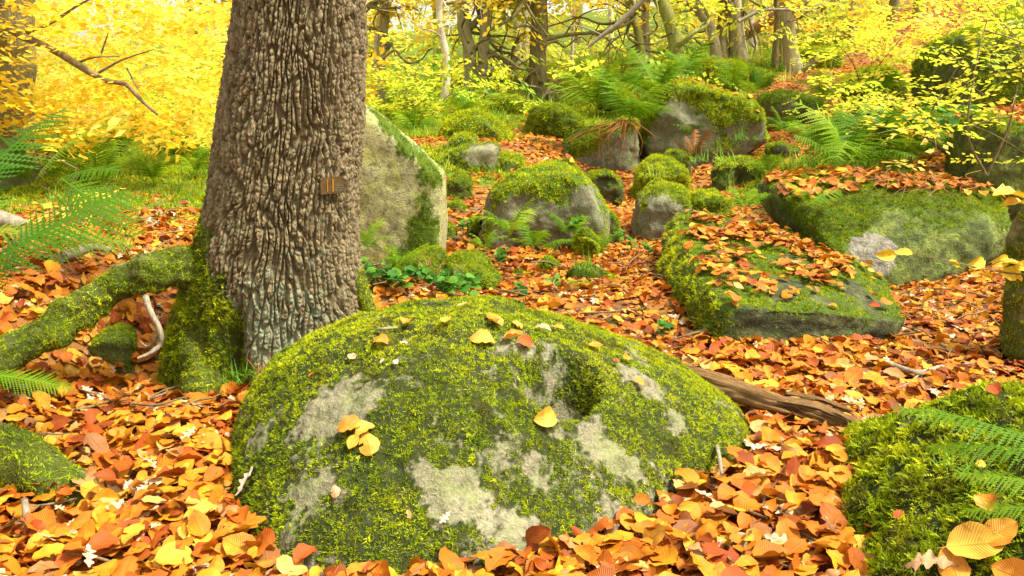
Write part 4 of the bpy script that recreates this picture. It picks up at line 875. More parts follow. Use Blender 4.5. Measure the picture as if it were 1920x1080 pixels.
# the ~300 that show largest are objects of their own under the ground
vis = in_view(pos, 20, 20) & (y < 3.4); _, _, dep = proj(pos); px, py, _ = proj(pos)
top = dz / np.interp(y, [1.7, 2.7, 4], [.075, .058, .035])
score = dep + (1 - top) * 1.6; score[~vis] = 99; order = np.argsort(score)[:300]
ismain = np.zeros(len(x), bool); ismain[order] = True
def put_leaf(p, r, s, parent, base=None, mesh=None, name='leaf'):
    me = mesh or random.choice(beech + beech + oaks[:2]); o = bpy.data.objects.new(name, me); COL.objects.link(o)
    o.parent = parent; b = np.array(parent.location) if parent else 0; o.location = p - b; o.rotation_euler = r; o.scale = (s, s, s); return o
for i in order: put_leaf(pos[i], rot[i], float(sc[i]) * 1.05, ground)
near = (~ismain) & (y < 5.2); far = (~ismain) & (y >= 5.2)
scatter('leaf_litter', C_leaf, pos[near], rot[near], sc[near], parent=ground)
scatter('leaf_litter', C_leaflo, pos[far], rot[far], sc[far], parent=ground)

# leaves lying on the flat slab and on the broad boulder's ledge
def leaves_on(o, V, F, N, n, mask, size, indiv, name='leaf', seed=1):
    rg = np.random.default_rng(seed)
    w = np.clip(N[:, 2] - .55, 0, 1) * mask; p, nr = surf_sample(V, F, n, w, rg)
    rt = rot_from(nr, rg.random(n) * 6.283, rg.choice([.08, .2], n), rg); s = size * rg.uniform(.6, 1.15, n)
    p = p + np.array([0, 0, 1]) * (rg.random(n)[:, None] * .03 + .012)
    for i in range(min(indiv, n)): put_leaf(p[i], rt[i], float(s[i]), o, mesh=random.choice(beech_lo + beech[:4]))
    if n > indiv: scatter('leaf_litter', C_leaflo, p[indiv:], rt[indiv:], s[indiv:], parent=o)
def blob(V, lst):
    m = np.zeros(len(V))
    for (px_, py_, rx) in lst:
        k = loc_on(V, px_, py_); rad = rx * proj(V[k])[2] / FPX; m = np.maximum(m, sstep(1.6, .3, np.sqrt(((V - V[k]) ** 2).sum(1)) / rad))
    return m
mk = blob(V8, [(1330, 440, 36), (1350, 500, 42), (1400, 530, 36), (1450, 540, 32), (1500, 505, 34), (1560, 500, 40), (1600, 490, 26), (1430, 430, 50), (1480, 455, 50), (1400, 440, 40), (1520, 470, 40), (1530, 520, 30), (1370, 470, 30), (1340, 410, 30), (1560, 485, 30)]) * (.25 + .75 * (fbm(V8 * 5, 2) > -.2)) + .03
leaves_on(B8, V8, F8, N8, 640, mk, .060, 240, seed=5)
V9, F9, N9 = B9[1], B9[2], B9[3]
leaves_on(B9[0], V9, F9, N9, 420, (V9[:, 1] > 4.6) * 1.0, .07, 60, seed=6)
# a few caught on the other boulders
for q, n in ((B10, 60), (B4, 10)):
    leaves_on(q[0], q[1], q[2], q[3], n, np.ones(len(q[1])), .07, n, seed=n)

# single leaves one can point to, lying on the foreground boulders
def on_surface(px_, py_, V, N, size, label, cat='leaf', mesh=None, spin=0.0, lift=.012, tilt=.15, name='fallen_leaf', group='single leaves on the boulders', mat=None):
    k = loc_on(V, px_, py_); n_ = N[k:k + 1] + [[0, 0, .2]]; r = rot_from(n_, np.array([spin]), tilt)[0]
    me = mesh or random.choice(beech)
    if mat:
        me = me.copy(); me.materials.clear(); me.materials.append(mat)
    o = bpy.data.objects.new(name, me); COL.objects.link(o); o.location = V[k] + N[k] * lift; o.rotation_euler = r; o.scale = (size,) * 3
    return tag(o, label=label, cat=cat, group=group)
def flatleaf(nm, col): return mat_leaf(nm, [(0, col), (1, col)], .18, .45)
m_ly = flatleaf('yellow_leaf', (.80, .46, .06)); m_lo = flatleaf('orange_leaf', (.76, .30, .03)); m_lt = flatleaf('tan_leaf', (.74, .50, .26)); m_lr = flatleaf('red_leaf', (.50, .10, .02))
m_lp = flatleaf('pale_oak_leaf', (.78, .64, .48))
D = (domeV, domeN)
for a in [(690, 830, *D, .070, 'round pale yellow leaf at the bottom of the cluster on the bare patch', None, .6, m_ly), (655, 798, *D, .062, 'curled orange leaf, upper left of the leaf cluster on the dome', None, 1.9, m_lo),
          (688, 803, *D, .050, 'small yellow leaf with a white spot in the leaf cluster on the dome', None, -1.0, m_ly), (662, 828, *D, .040, 'small orange leaf tucked under the round pale one on the dome', None, 2.7, m_lo),
          (1025, 778, *D, .066, 'pale yellow leaf lying just below the hollow', None, 1.5, m_ly),
          (760, 603, *D, .062, 'folded orange brown leaf on the left of the dome crest', None, 1.4, m_lo), (835, 600, *D, .062, 'tan yellow leaf on the dome crest right of the folded one', None, 1.7, m_ly),
          (925, 592, *D, .066, 'orange leaf lying at the very top of the dome', None, .7, m_lo), (928, 604, *D, .066, 'yellow leaf overlapping the orange one at the top of the dome', None, -.4, m_ly),
          (905, 634, *D, .085, 'long yellow leaf left in the row behind the hollow', None, 1.3, m_ly), (965, 632, *D, .072, 'orange leaf standing up in the row behind the hollow', None, .2, m_lo), (985, 640, *D, .060, 'dark orange leaf right end of the row behind the hollow', None, 1.2, m_lr),
          (715, 636, *D, .060, 'thin orange leaf on yellow moss high on the left of the dome', None, 1.6, m_lo), (663, 664, *D, .036, 'little pale leaf above the large bare patch of the dome', None, 1.3, m_lt),
          (1020, 615, *D, .056, 'white edged tan leaf right of the dome top', None, .4, m_lt), (1044, 612, *D, .046, 'small orange leaf with a white lobe beside the tan one', None, .9, m_lo), (973, 607, *D, .056, 'orange leaf on dark moss right of the dome top', None, 1.0, m_ly),
          (1115, 647, *D, .050, 'orange leaf on the right flank of the dome above the bare stripe', None, 1.3, m_lo), (1198, 716, *D, .034, 'tiny round orange leaf on the bare stripe of the dome', None, .3, m_lo), (1148, 676, *D, .026, 'tiny red leaf at the left end of the bare stripe', None, .3, m_lr), (1175, 672, *D, .05, 'slim orange leaf at the upper edge of the bare stripe', None, 1.1, m_lo),
          (462, 900, *D, .075, 'pale lobed oak leaf stuck on the left flank of the dome', oaks[1], .3, m_lp), (875, 572, *D, .05, 'pale leaf left of the dome top edge', None, 1.4, m_lt),
          (720, 675, *D, .022, 'tiny white leaf scrap on the dome, left of its twin', None, .3, m_lp), (745, 676, *D, .026, 'tiny white leaf scrap on the dome, right of its twin', None, 1.2, m_lp), (756, 641, *D, .026, 'small white star shaped leaf scrap on yellow moss', oaks[0], 1.2, m_lp),
          (585, 701, *D, .018, 'dark red leaf fragment on the upper left moss of the dome', None, .3, m_lr), (630, 920, *D, .034, 'curled brown leaf with a stalk on the lower left bare patch', None, .8, m_lt), (770, 958, *D, .020, 'pinkish leaf scrap low on the front of the dome', None, .3, m_lt), (835, 962, *D, .034, 'small curled pale leaf low on the front of the dome', oaks[0], 2.2, m_lp),
          (1870, 738, B2V, B2N, .05, 'thin red leaf on top of the feather moss boulder', None, 1.4, m_lr), (1855, 955, B2V, B2N, .052, 'curled tan leaf on the side of the feather moss boulder', None, 1.2, m_lo), (1690, 985, B2V, B2N, .026, 'small brown leaf scrap low on the feather moss boulder', None, .4, m_lr), (1845, 885, B2V, B2N, .026, 'tiny pale yellow leaf in the moss below the fern frond', None, .4, m_ly),
          (1830, 1040, B2V, B2N, .10, 'large yellow leaf with a long stalk at the lower right corner', None, -1.0, m_ly), (1755, 1062, B2V, B2N, .095, 'large dull brown oak leaf beside the yellow one in the corner', oaks[2], 2.4, m_lt), (1880, 1010, B2V, B2N, .075, 'rolled orange leaf above the large yellow one', None, -.4, m_lo), (1900, 1065, B2V, B2N, .078, 'flat orange leaf in the lower right corner', None, 1.5, m_lo), (1790, 1075, B2V, B2N, .08, 'orange leaf under the brown oak leaf in the corner', None, .5, m_lo)]:
    px_, py_, VV, NN, s, lab, me, spin, mt = a
    on_surface(px_, py_, VV, NN, s * (1.05 if py_ > 700 or VV is not domeV else .82), lab, mesh=me, spin=spin, mat=mt, lift=.014 if VV is domeV else .03)
# leaf on the lower left root and on stone
_mr = [o for o in bpy.data.objects if o.name.startswith('mossy_root')][0]
rv = np.zeros(len(_mr.data.vertices) * 3); _mr.data.vertices.foreach_get('co', rv); rv = rv.reshape(-1, 3) + np.array(_mr.location)
rn = np.zeros(len(rv) * 3); _mr.data.vertex_normals.foreach_get('vector', rn); rn = rn.reshape(-1, 3)
on_surface(57, 899, rv, rn, .058, 'single tan leaf stuck upright on the lower left mossy root', spin=.2, mat=m_ly, lift=.02)
# ------------------------------------------------------------------ trees of the wood
def path_tube(path, rad, n, k, disp=0.01, freq=5, seed=0): return tube(path, rad, n, k, disp, freq, seed)
def limb(start, direc, L, r0, rg, twist=.55, n=7, droop=.0, pull=None):
    """random crooked limb with side twigs; returns (V,F) joined and tip points"""
    pts = [np.array(start, float)]; d = np.array(direc, float); d /= np.linalg.norm(d)
    for i in range(n - 1):
        d = d + rg.normal(size=3) * twist * [1, 1, .8] + [0, 0, droop]
        if pull is not None: d = d + np.array(pull) * .25
        d /= np.linalg.norm(d); pts.append(pts[-1] + d * L / (n - 1))
    rad = np.linspace(r0, r0 * .22, n); Vs, Fs = tube(pts, rad, n * 3, 6, r0 * .25, 7, int(rg.integers(99)))
    tips = [pts[j] for j in range(2, n)]; off = len(Vs); VV, FF = [Vs], [Fs]
    for j in range(1, n - 1):
        for _ in range(2):
            dd = (pts[j + 1] - pts[j]); dd = dd / np.linalg.norm(dd) + rg.normal(size=3) * .8; dd /= np.linalg.norm(dd); l2 = L * rg.uniform(.18, .42)
            q = [pts[j]]
            for s in range(3): dd = dd + rg.normal(size=3) * .35; dd /= np.linalg.norm(dd); q.append(q[-1] + dd * l2 / 3)
            v, f = tube(q, np.linspace(rad[j] * .55, rad[j] * .12, 4), 7, 4); VV.append(v); FF.append(f + off); off += len(v); tips += q[1:]
    return np.concatenate(VV), np.concatenate(FF), np.array(tips)
def crown(parent, tips, n, coll, size, rg, spread=.35, name='crown'):
    if n <= 0: return
    lo = parent.location[2] + (1.45 if parent.location[0] > -3 else 1.0); k = rg.integers(0, len(tips), n); p = tips[k] + rg.normal(size=(n, 3)) * spread * [1, 1, .7]; p = p[(p[:, 2] > lo) | (rg.random(n) < .28)]; n = len(p)
    nr = np.tile([[0, 0, 1.0]], (n, 1)); scatter(name, coll, p, rot_from(nr, rg.random(n) * 6.283, .45, rg), size * rg.uniform(.65, 1.3, n), parent=parent)
def tree(name, label, vis, w, mat, seed, height=6.5, limbs=6, lr=.045, ll=1.8, zmin=.9, coll=None, ns=160, ss=.55, group=None, twist=.5, cat='tree', flare=1.35, fan=None, disp=.02, limbmat=None):
    """vis: photo points of the trunk from the foot up (px, py, Y); w: its width in photo pixels"""
    rg = np.random.default_rng(seed); A = [P(*q) for q in vis]; r = w / 2 * mpp(*vis[0])
    A[0][2] = min(A[0][2], gz(A[0][0], A[0][1])); foot = A[0] - [0, 0, .25]; d = A[-1] - A[-2]; d /= np.linalg.norm(d); d = d * .6 + np.array([0, 0, .5]); d /= np.linalg.norm(d)
    pts = [foot] + A; top = A[-1]; m = 3
    for i in range(m): d = d + rg.normal(size=3) * .08; d[2] = abs(d[2]); d /= np.linalg.norm(d); top = top + d * max(.4, (height - (A[-1][2] - A[0][2])) / m); pts.append(top)
    rad = [r * flare * 1.15, r * flare] + [r * (1 - .12 * i / max(1, len(A) - 1)) for i in range(1, len(A))] + [r * .8, r * .6, r * .35]
    V, F = tube(pts, rad, 60, 18, disp if disp < r * .5 else r * .3, 5, seed); loc = np.array([A[0][0], A[0][1], gz(A[0][0], A[0][1])])
    root = empty(name, tuple(loc), label=label, cat=cat, group=group)
    link('trunk', to_mesh('trunk', V - loc, F, {'moss': .25 * np.exp(-(V[:, 2] - loc[2]) / .5) + .1}), mat, root)
    tips = []; C = catmull(pts, 40)
    zz = C[:, 2] - loc[2]
    for i in range(limbs):
        hz = zmin + (height * .75 - zmin) * (i / max(1, limbs)) ** 1.3; k = int(np.argmin(abs(zz - hz))); a = rg.uniform(0, 6.28) if fan is None else rg.uniform(*fan)
        v, f, t = limb(C[k], (math.cos(a), math.sin(a) * .8, .35), ll * rg.uniform(.7, 1.3), lr * rg.uniform(.7, 1.1), rg, twist)
        link('branch', to_mesh('branch', v - loc, f), limbmat or mat, root); tips.append(t)
    if coll is not None and tips:
        crown(root, np.concatenate(tips + [C[-6:]]), ns, coll, ss, rg, .30)
    return root
T = tree
T('ivy_clad_tree', 'upright trunk wrapped in dark ivy and brown leaves behind the hanging moss boulder', [(1010, 190, 14), (1008, 120, 14), (1012, 40, 14), (1010, -20, 14)], 34, m_barkdark, 1, limbs=8, ll=2.2, coll=C_ysp, ns=150, limbmat=m_barkdark)
T('birch_tree', 'slender pale birch with a slightly wavy trunk just right of the oak', [(832, 188, 12.5), (838, 120, 12.5), (826, 50, 12.5), (824, -20, 12.5)], 15, m_barkbirch, 2, limbs=5, lr=.02, ll=1.2, coll=C_ysp, ns=90, flare=1.1, disp=.012)
T('forked_oak', 'grey forked trunk with dark crooked limbs reaching right, behind the shaggy boulder', [(884, 192, 14), (882, 140, 14), (880, 95, 14), (868, 20, 14)], 26, m_barkgrey, 3, limbs=9, ll=2.6, lr=.06, zmin=.5, coll=C_lsp, ns=150, twist=.75, fan=(-1.0, 1.0), limbmat=m_barkdark)
T('forked_oak', 'second stem of the grey fork, leaning a little to the right', [(903, 192, 14), (905, 130, 14), (908, 70, 14), (915, -10, 14)], 22, m_barkgrey, 4, limbs=6, ll=2.2, lr=.05, zmin=.5, coll=C_ysp, ns=90, twist=.75, fan=(-.8, .8), limbmat=m_barkdark)
T('grey_tree', 'pale grey trunk hung with orange leaves close beside the big oak', [(712, 190, 15), (714, 110, 15), (722, 30, 15), (728, -30, 15)], 19, m_barkgrey, 5, limbs=7, lr=.04, coll=C_ysp, ns=170, limbmat=m_barkdark)
T('leaning_tree', 'thick yellow green mossy trunk leaning left out of the fern bank', [(1288, 118, 13), (1262, 60, 13), (1238, 0, 13), (1220, -50, 13)], 27, m_barkgreen, 6, limbs=4, coll=C_lsp, ns=70)
T('slim_tree', 'slim grey green stem leaning left between the ivy trunk and the leaning trunk', [(1208, 120, 15), (1196, 60, 15), (1178, 0, 15)], 16, m_barkgreen, 7, limbs=7, lr=.035, ll=2.0, zmin=.6, coll=C_ysp, ns=80, twist=.75, limbmat=m_barkdark)
T('slim_tree', 'straight slim grey stem just left of the leaning mossy trunk', [(1212, 122, 16), (1210, 60, 16), (1207, -20, 16)], 16, m_barkgrey, 8, limbs=6, lr=.035, zmin=.6, coll=C_ysp, ns=80, twist=.7, limbmat=m_barkdark)
T('bent_tree', 'bent pale brown stem curving up left, next to the knobbly dark trunk', [(1346, 118, 15), (1335, 60, 15), (1312, 20, 15), (1298, -30, 15)], 19, m_barkgrey, 9, limbs=4, coll=C_ysp, ns=80)
T('burr_tree', 'knobbly dark trunk with burrs directly left of the tall brown trunk', [(1356, 110, 16), (1352, 70, 16), (1356, 30, 16), (1354, -20, 16)], 22, m_barkdark, 10, limbs=6, lr=.04, coll=C_ysp, ns=80, disp=.07)
T('straight_tree', 'tall straight grey brown trunk, thickest of the stand at the top of the slope', [(1385, 114, 16), (1381, 60, 16), (1376, 0, 16), (1374, -40, 16)], 30, m_barkgrey, 11, limbs=4, coll=C_ysp, ns=90)
T('pale_tree', 'pale trunk behind the orange sprays, between the two thick grey trunks', [(1408, 105, 20), (1406, 50, 20), (1404, -10, 20)], 20, m_barkbirch, 12, limbs=4, coll=C_ysp, ns=90)
T('dark_slim_tree', 'thin dark trunk touching the left of the lichen grey trunk', [(1452, 132, 15), (1455, 80, 15), (1458, 20, 15), (1460, -20, 15)], 12, m_barkdark, 13, limbs=3, coll=C_ysp, ns=50)
T('grey_tree', 'grey green trunk pressed against the left side of the thick lichened trunk', [(1464, 130, 15.2), (1464, 70, 15.2), (1460, 10, 15.2)], 15, m_barkgreen, 14, limbs=3, coll=C_ysp, ns=50)
T('lichened_tree', 'thick lichen grey trunk, flared at the foot, right end of the stand', [(1488, 132, 14.6), (1480, 80, 14.6), (1475, 20, 14.6), (1474, -30, 14.6)], 28, m_barkgrey, 15, limbs=4, coll=C_ysp, ns=80, flare=1.3)
T('twin_tree', 'small forked dark stem in the gap right of the lichened trunk', [(1552, 68, 24), (1550, 40, 24), (1546, 10, 24)], 12, m_barkdark, 16, limbs=5, coll=C_ysp, ns=90, height=7)
T('pink_tree', 'straight pinkish brown pine trunk on the upper right slope', [(1599, 95, 20), (1598, 50, 20), (1597, -10, 20)], 12, m_barkpink, 17, limbs=3, coll=C_lsp, ns=50, zmin=2.5)
T('grey_tree', 'short grey trunk just right of the pinkish trunk', [(1609, 50, 26), (1608, 20, 26), (1608, -10, 26)], 16, m_barkgrey, 18, limbs=4, coll=C_ysp, ns=80, zmin=2)
T('dark_tree', 'dark hollow based trunk high on the right among yellow leaves', [(1636, 50, 26), (1640, 20, 26), (1650, -20, 26)], 17, m_barkdark, 19, limbs=4, coll=C_ysp, ns=80, zmin=2)
T('white_birch', 'very thin white birch stem between ivy trunk and leaning stems', [(1072, 122, 18), (1074, 60, 18), (1077, -20, 18)], 7, m_barkbirch, 20, limbs=4, lr=.015, ll=1.2, coll=C_ysp, ns=70, flare=1.0)
T('white_birch', 'thin pale stem rising left of the birch close to the oak', [(690, 100, 16), (708, 50, 16), (718, 0, 16)], 7, m_barkbirch, 21, limbs=3, lr=.02, ll=1.5, coll=C_ysp, ns=70, flare=1.0)
# the dark trunk at the left edge with the big golden crown
lt = tree('golden_beech', 'beech with dark trunk at the left edge, golden crown filling the upper left', [(22, 330, 6.6), (26, 220, 6.6), (32, 100, 6.6), (30, 0, 6.6)], 66, m_barkdark, 30, limbs=6, ll=2.6, lr=.05, zmin=1.3, coll=None, ns=0, disp=.03)
lb = np.array(lt.location)
for q, r0 in (([(-80, 20, 6.5), (75, 82, 6.2), (150, 124, 6.0), (195, 150, 5.9), (235, 158, 5.85), (262, 185, 5.8), (295, 215, 5.75)], .030), ([(50, 62, 6.2), (100, 40, 6.2), (150, 8, 6.1), (210, -20, 6.0)], .015), ([(140, 120, 6.05), (175, 108, 6.0), (225, 106, 5.95)], .010),
              ([(185, 136, 5.9), (230, 112, 5.85), (290, 92, 5.8)], .010), ([(190, 100, 6), (200, 70, 6), (203, 60, 6)], .008), ([(238, 128, 5.8), (255, 160, 5.75), (265, 175, 5.7)], .007), ([(0, 8, 6.3), (75, 18, 6.3)], .010)):
    v, f = tube([P(*a) for a in q], np.linspace(r0, r0 * .3, len(q)), 30, 6, r0 * .2, 20)
    link('branch', to_mesh('branch', v - lb, f), m_twig, lt)
rg = np.random.default_rng(5)
def cloud(n, f): # rejection-free points from a sampler in (px,py,Y)
    out = []
    for _ in range(n): out.append(P(*f()))
    return np.array(out)
def clump_keep(p, freq, thr, seed=0): return fbm(p * freq + seed, 3) > thr
pp = cloud(1500, lambda: (rg.uniform(-260, 450), rg.uniform(-160, 250) if rg.random() < .72 else rg.uniform(150, 275), rg.uniform(5.7, 10.5)))
pp = pp[clump_keep(pp, 1.1, -.03)]; pp = pp[pp[:, 2] > gz(pp[:, 0], pp[:, 1]) + .1]
scatter('crown', C_ysp, pp, rot_from(np.tile([[0, 0, 1.]], (len(pp), 1)), rg.random(len(pp)) * 6.28, .35, rg), .42 * rg.uniform(.6, 1.25, len(pp)), parent=lt)

# crooked limbs of the oaks that show dark against the leaves
trees_by = {}
for o in bpy.data.objects:
    if o.get('category') == 'tree': trees_by.setdefault(o.name, o)
def limb_px(owner, pts, Y, r0, mat=m_barkdark):
    ow = trees_by[owner]; b = np.array(ow.location); q = [P(a, c, Y + .25 * math.sin(i * 1.7)) for i, (a, c) in enumerate(pts)]
    v, f = tube(q, np.linspace(r0 * .62, r0 * .2, len(q)), 12 * len(q), 7, r0 * .35, 7, int(pts[0][0])); link('branch', to_mesh('branch', v - b, f), mat, ow)
for ow, pts, Y, r0 in [('forked_oak.001', [(900, 118), (925, 104), (952, 112), (975, 128), (1000, 130), (1010, 150)], 13.4, .05), ('forked_oak.001', [(903, 140), (940, 122), (965, 140), (990, 160), (1012, 165), (1030, 182)], 13.3, .045), ('forked_oak.001', [(905, 150), (930, 160), (950, 172), (985, 176)], 13.3, .035),
        ('forked_oak', [(882, 112), (862, 118), (850, 128), (838, 112)], 13.4, .035), ('forked_oak', [(878, 80), (866, 52), (872, 30), (860, 5)], 13.4, .04), ('forked_oak', [(880, 170), (862, 158), (866, 140), (850, 150), (835, 166)], 13.3, .035), ('forked_oak', [(884, 100), (896, 82), (918, 70), (912, 50), (930, 30)], 13.3, .04),
        ('grey_tree', [(716, 110), (740, 95), (752, 108), (768, 118), (790, 112), (802, 96), (812, 90)], 14, .04), ('grey_tree', [(714, 80), (735, 86), (742, 104), (760, 92)], 14, .03), ('grey_tree', [(716, 60), (700, 45), (708, 25), (730, 10)], 14, .03),
        ('ivy_clad_tree', [(1010, 60), (985, 48), (960, 52), (938, 34), (915, 38)], 13.6, .04), ('ivy_clad_tree', [(1012, 90), (1040, 78), (1060, 88), (1085, 70), (1100, 76)], 13.6, .035), ('ivy_clad_tree', [(1010, 140), (975, 128), (955, 136), (930, 118)], 13.6, .03),
        ('slim_tree', [(1190, 45), (1160, 40), (1148, 60), (1130, 62), (1112, 84)], 14.2, .04), ('slim_tree', [(1186, 30), (1176, 62), (1192, 80), (1230, 82), (1250, 70)], 14.2, .045), ('slim_tree', [(1200, 80), (1170, 95), (1150, 88), (1130, 108)], 14.2, .03),
        ('slim_tree.001', [(1210, 70), (1232, 52), (1226, 30), (1248, 12)], 15, .035), ('slim_tree.001', [(1212, 40), (1185, 20), (1165, 26), (1140, 8), (1110, 12)], 15, .035), ('slim_tree.001', [(1212, 95), (1240, 98), (1262, 84), (1300, 90)], 15, .035),
        ('bent_tree', [(1340, 80), (1318, 84), (1300, 70), (1284, 50), (1288, 28)], 14.5, .035), ('bent_tree', [(1330, 55), (1310, 60), (1294, 44), (1270, 48)], 14.5, .03), ('lichened_tree', [(1478, 40), (1500, 34), (1515, 22), (1540, 20)], 14.2, .035), ('leaning_tree', [(1262, 60), (1240, 70), (1222, 62), (1205, 66)], 12.6, .03),
        ('twin_tree', [(1551, 50), (1538, 30), (1542, 12), (1530, -5)], 23, .06), ('twin_tree', [(1552, 48), (1566, 34), (1562, 15), (1576, 2)], 23, .06)]:
    limb_px(ow, pts, Y, r0)

# far wood: slender stems of one kind, and the leaf mass between them
protoT = []
for i in range(4):
    A = [np.array([0, 0, -.4]), np.array([rg.normal() * .1, 0, 1.5]), np.array([rg.normal() * .25, .1, 3.2]), np.array([rg.normal() * .4, .1, 7.0])]
    v, f = tube(A, [.16, .13, .11, .05], 30, 8, .02, 4, i); L = [limb(catmull(A, 20)[8 + 2 * j], (math.cos(j * 2.1 + i), math.sin(j * 2.1 + i), .4), 1.9, .035, rg, .6, 6) for j in range(4)]
    protoT.append((to_mesh('trunk', v, f), [to_mesh('branch', q[0], q[1]) for q in L]))
for k in range(46):
    Y = rg.uniform(19, 44); px_ = rg.uniform(-80, 1980); x_ = (px_ - 960) / FPX * Y * 1.03; g_ = float(gz(x_, Y)); mt = [m_barkgrey, m_barkdark, m_barkgreen, m_barkbirch][k % 4]
    e = empty('distant_tree', (x_, Y, g_), label='thin distant trunk among the glowing leaves at the back of the wood', cat='tree', group='distant trees of the wood')
    e.rotation_euler = (0, 0, rg.uniform(0, 6.28)); s = rg.uniform(.7, 1.25); e.scale = (s, s, s)
    tm, bm_ = protoT[k % 4]
    for nm, me in [('trunk', tm)] + [('branch', b) for b in bm_]:
        o = link(nm, me, mt if not me.materials else None, e)
def mass(name, label, coll, n, px0, px1, py0, py1, Y0, Y1, size, freq, thr, seed, tilt=.5, low=.1, group=None):
    rg = np.random.default_rng(seed); a = np.stack([rg.uniform(px0, px1, n), rg.uniform(py0, py1, n), rg.uniform(Y0, Y1, n)], -1)
    d = np.stack([(a[:, 0] - 960) / FPX, _cp + (540 - a[:, 1]) / FPX * _sp, -_sp + (540 - a[:, 1]) / FPX * _cp], -1); p = CAM + d * (a[:, 2] / d[:, 1])[:, None]
    p = p[fbm(p * freq + seed, 3) > thr]; p = p[p[:, 2] > gz(p[:, 0], p[:, 1]) + low]; m = len(p)
    return scatter(name, coll, p, rot_from(np.tile([[0, 0, 1.]], (m, 1)), rg.random(m) * 6.28, tilt, rg), size * rg.uniform(.6, 1.3, m), label=label, loc=(0, 20, 1))
mass('distant_foliage', 'glowing yellow leaf mass of the wood behind the trunks', C_ysp, 5600, -200, 2100, -230, 230, 18.5, 40, .78, .35, .03, 41)
mass('distant_foliage', 'lime green leaf mass of the wood behind the trunks', C_lsp, 4600, 350, 2100, -200, 230, 18, 38, .75, .35, .03, 42)
mass('distant_foliage', 'golden leaf mass of the wood behind the left beech', C_ysp, 2900, -200, 700, -200, 245, 11, 30, .62, .45, .03, 43)
mass('undergrowth', 'lime green low growth on the far slope left of the trunks', C_lsp, 1500, -100, 1350, 120, 290, 9.5, 20, .42, .8, .0, 44, low=.0)
mass('undergrowth', 'green leafy growth between the far trunks', C_gsp, 450, 640, 1400, 100, 190, 11, 22, .45, .7, .10, 45)
mass('undergrowth', 'yellow and lime leaves of low saplings over the right slope', C_lsp, 380, 1480, 2000, -40, 220, 9, 18, .40, .8, -.02, 46, low=.05)
mass('undergrowth', 'orange and yellow leaf sprays high on the slope', C_ysp, 160, 1280, 1640, -30, 70, 15, 22, .5, .7, .05, 47)
# ------------------------------------------------------------------ ferns, saplings, sprigs, grass
def frond(seed, pairs=23, arch=.5, wid=.27, droop=.7):
    r = random.Random(seed); V, F = [], []
    def rach(t): return np.array([.03 * math.sin(2 * t + seed), t, arch * (t - droop * t * t * 1.15)])
    for i in range(26):
        t = i / 25; c = rach(t); w = .007 * (1.1 - t); V += [tuple(c + [-w, 0, 0]), tuple(c + [w, 0, 0])]
    F += [(2 * i, 2 * i + 1, 2 * i + 3, 2 * i + 2) for i in range(25)]
    for i in range(pairs):
        t = .16 + .83 * i / pairs; env = (.55 if r.random() < .07 else 1) * math.sin(math.pi * min(1, (t - .05) ** .75)) ** .8 * wid * r.uniform(.74, 1.12) + .012
        c = rach(t); tg = rach(t + .02) - c; tg /= np.linalg.norm(tg)
        for s in (-1, 1):
            out = np.array([s, .42, 0]); out /= np.linalg.norm(out); out = out + np.array([0, 0, -.22 + r.uniform(-.3, .25)]); m = 9; wk = (.83 / pairs) * r.uniform(.7, .95)
            k = len(V); e1 = c + out * env - np.array([0, 0, .12]) * env; V += [tuple(c - tg * wk * .26), tuple(c + tg * wk * .26), tuple(e1)]; F.append((k, k + 1, k + 2))
            for j in range(m):
                u0, u1 = j / m, (j + .95) / m; p0 = c + out * env * u0 - np.array([0, 0, .12]) * env * u0 * u0; p1 = c + out * env * u1 - np.array([0, 0, .12]) * env * u1 * u1
                ww = wk * (1 - u0) ** .7 * .85; k = len(V)
                V += [tuple(p0), tuple(p0 + (p1 - p0) * .35 + tg * ww), tuple(p1), tuple(p0 + (p1 - p0) * .35 - tg * ww)]
                F.append((k, k + 1, k + 2, k + 3))
    return to_mesh('frond', V, F, smooth=False)
fronds = [frond(i, arch=.55 + .12 * i, droop=.6 + .10 * i, wid=.30) for i in range(4)]
for me in fronds: me.materials.append(m_fern)
darkfronds = [f_.copy() for f_ in fronds]
for me in darkfronds: me.materials.clear(); me.materials.append(m_ferndark)
deadfronds = [frond(9, 14, .3, .2, 1.0)]; deadfronds[0].materials.append(m_deadfern)
def fern(pos, label, n, L, rg, el=(.15, .95), az=(0, 6.28), meshes=None, group='ferns', name='fern', wid=1.0, cat='fern'):
    pos = np.array(pos, float); e = empty(name, tuple(pos), label=label, cat=cat, group=group)
    for i in range(n):
        a = az[0] + (az[1] - az[0]) * (i + rg.uniform(.1, .9)) / n; l = L * rg.uniform(.7, 1.15); o = link('frond', random.choice(meshes or fronds), None, e)
        o.rotation_euler = Euler((rg.uniform(*el), rg.uniform(-.3, .3), a), 'XYZ'); o.scale = (l * wid, l, l)
    return e
rg = np.random.default_rng(77)
def G(px, py, Y): p = P(px, py, Y); return p
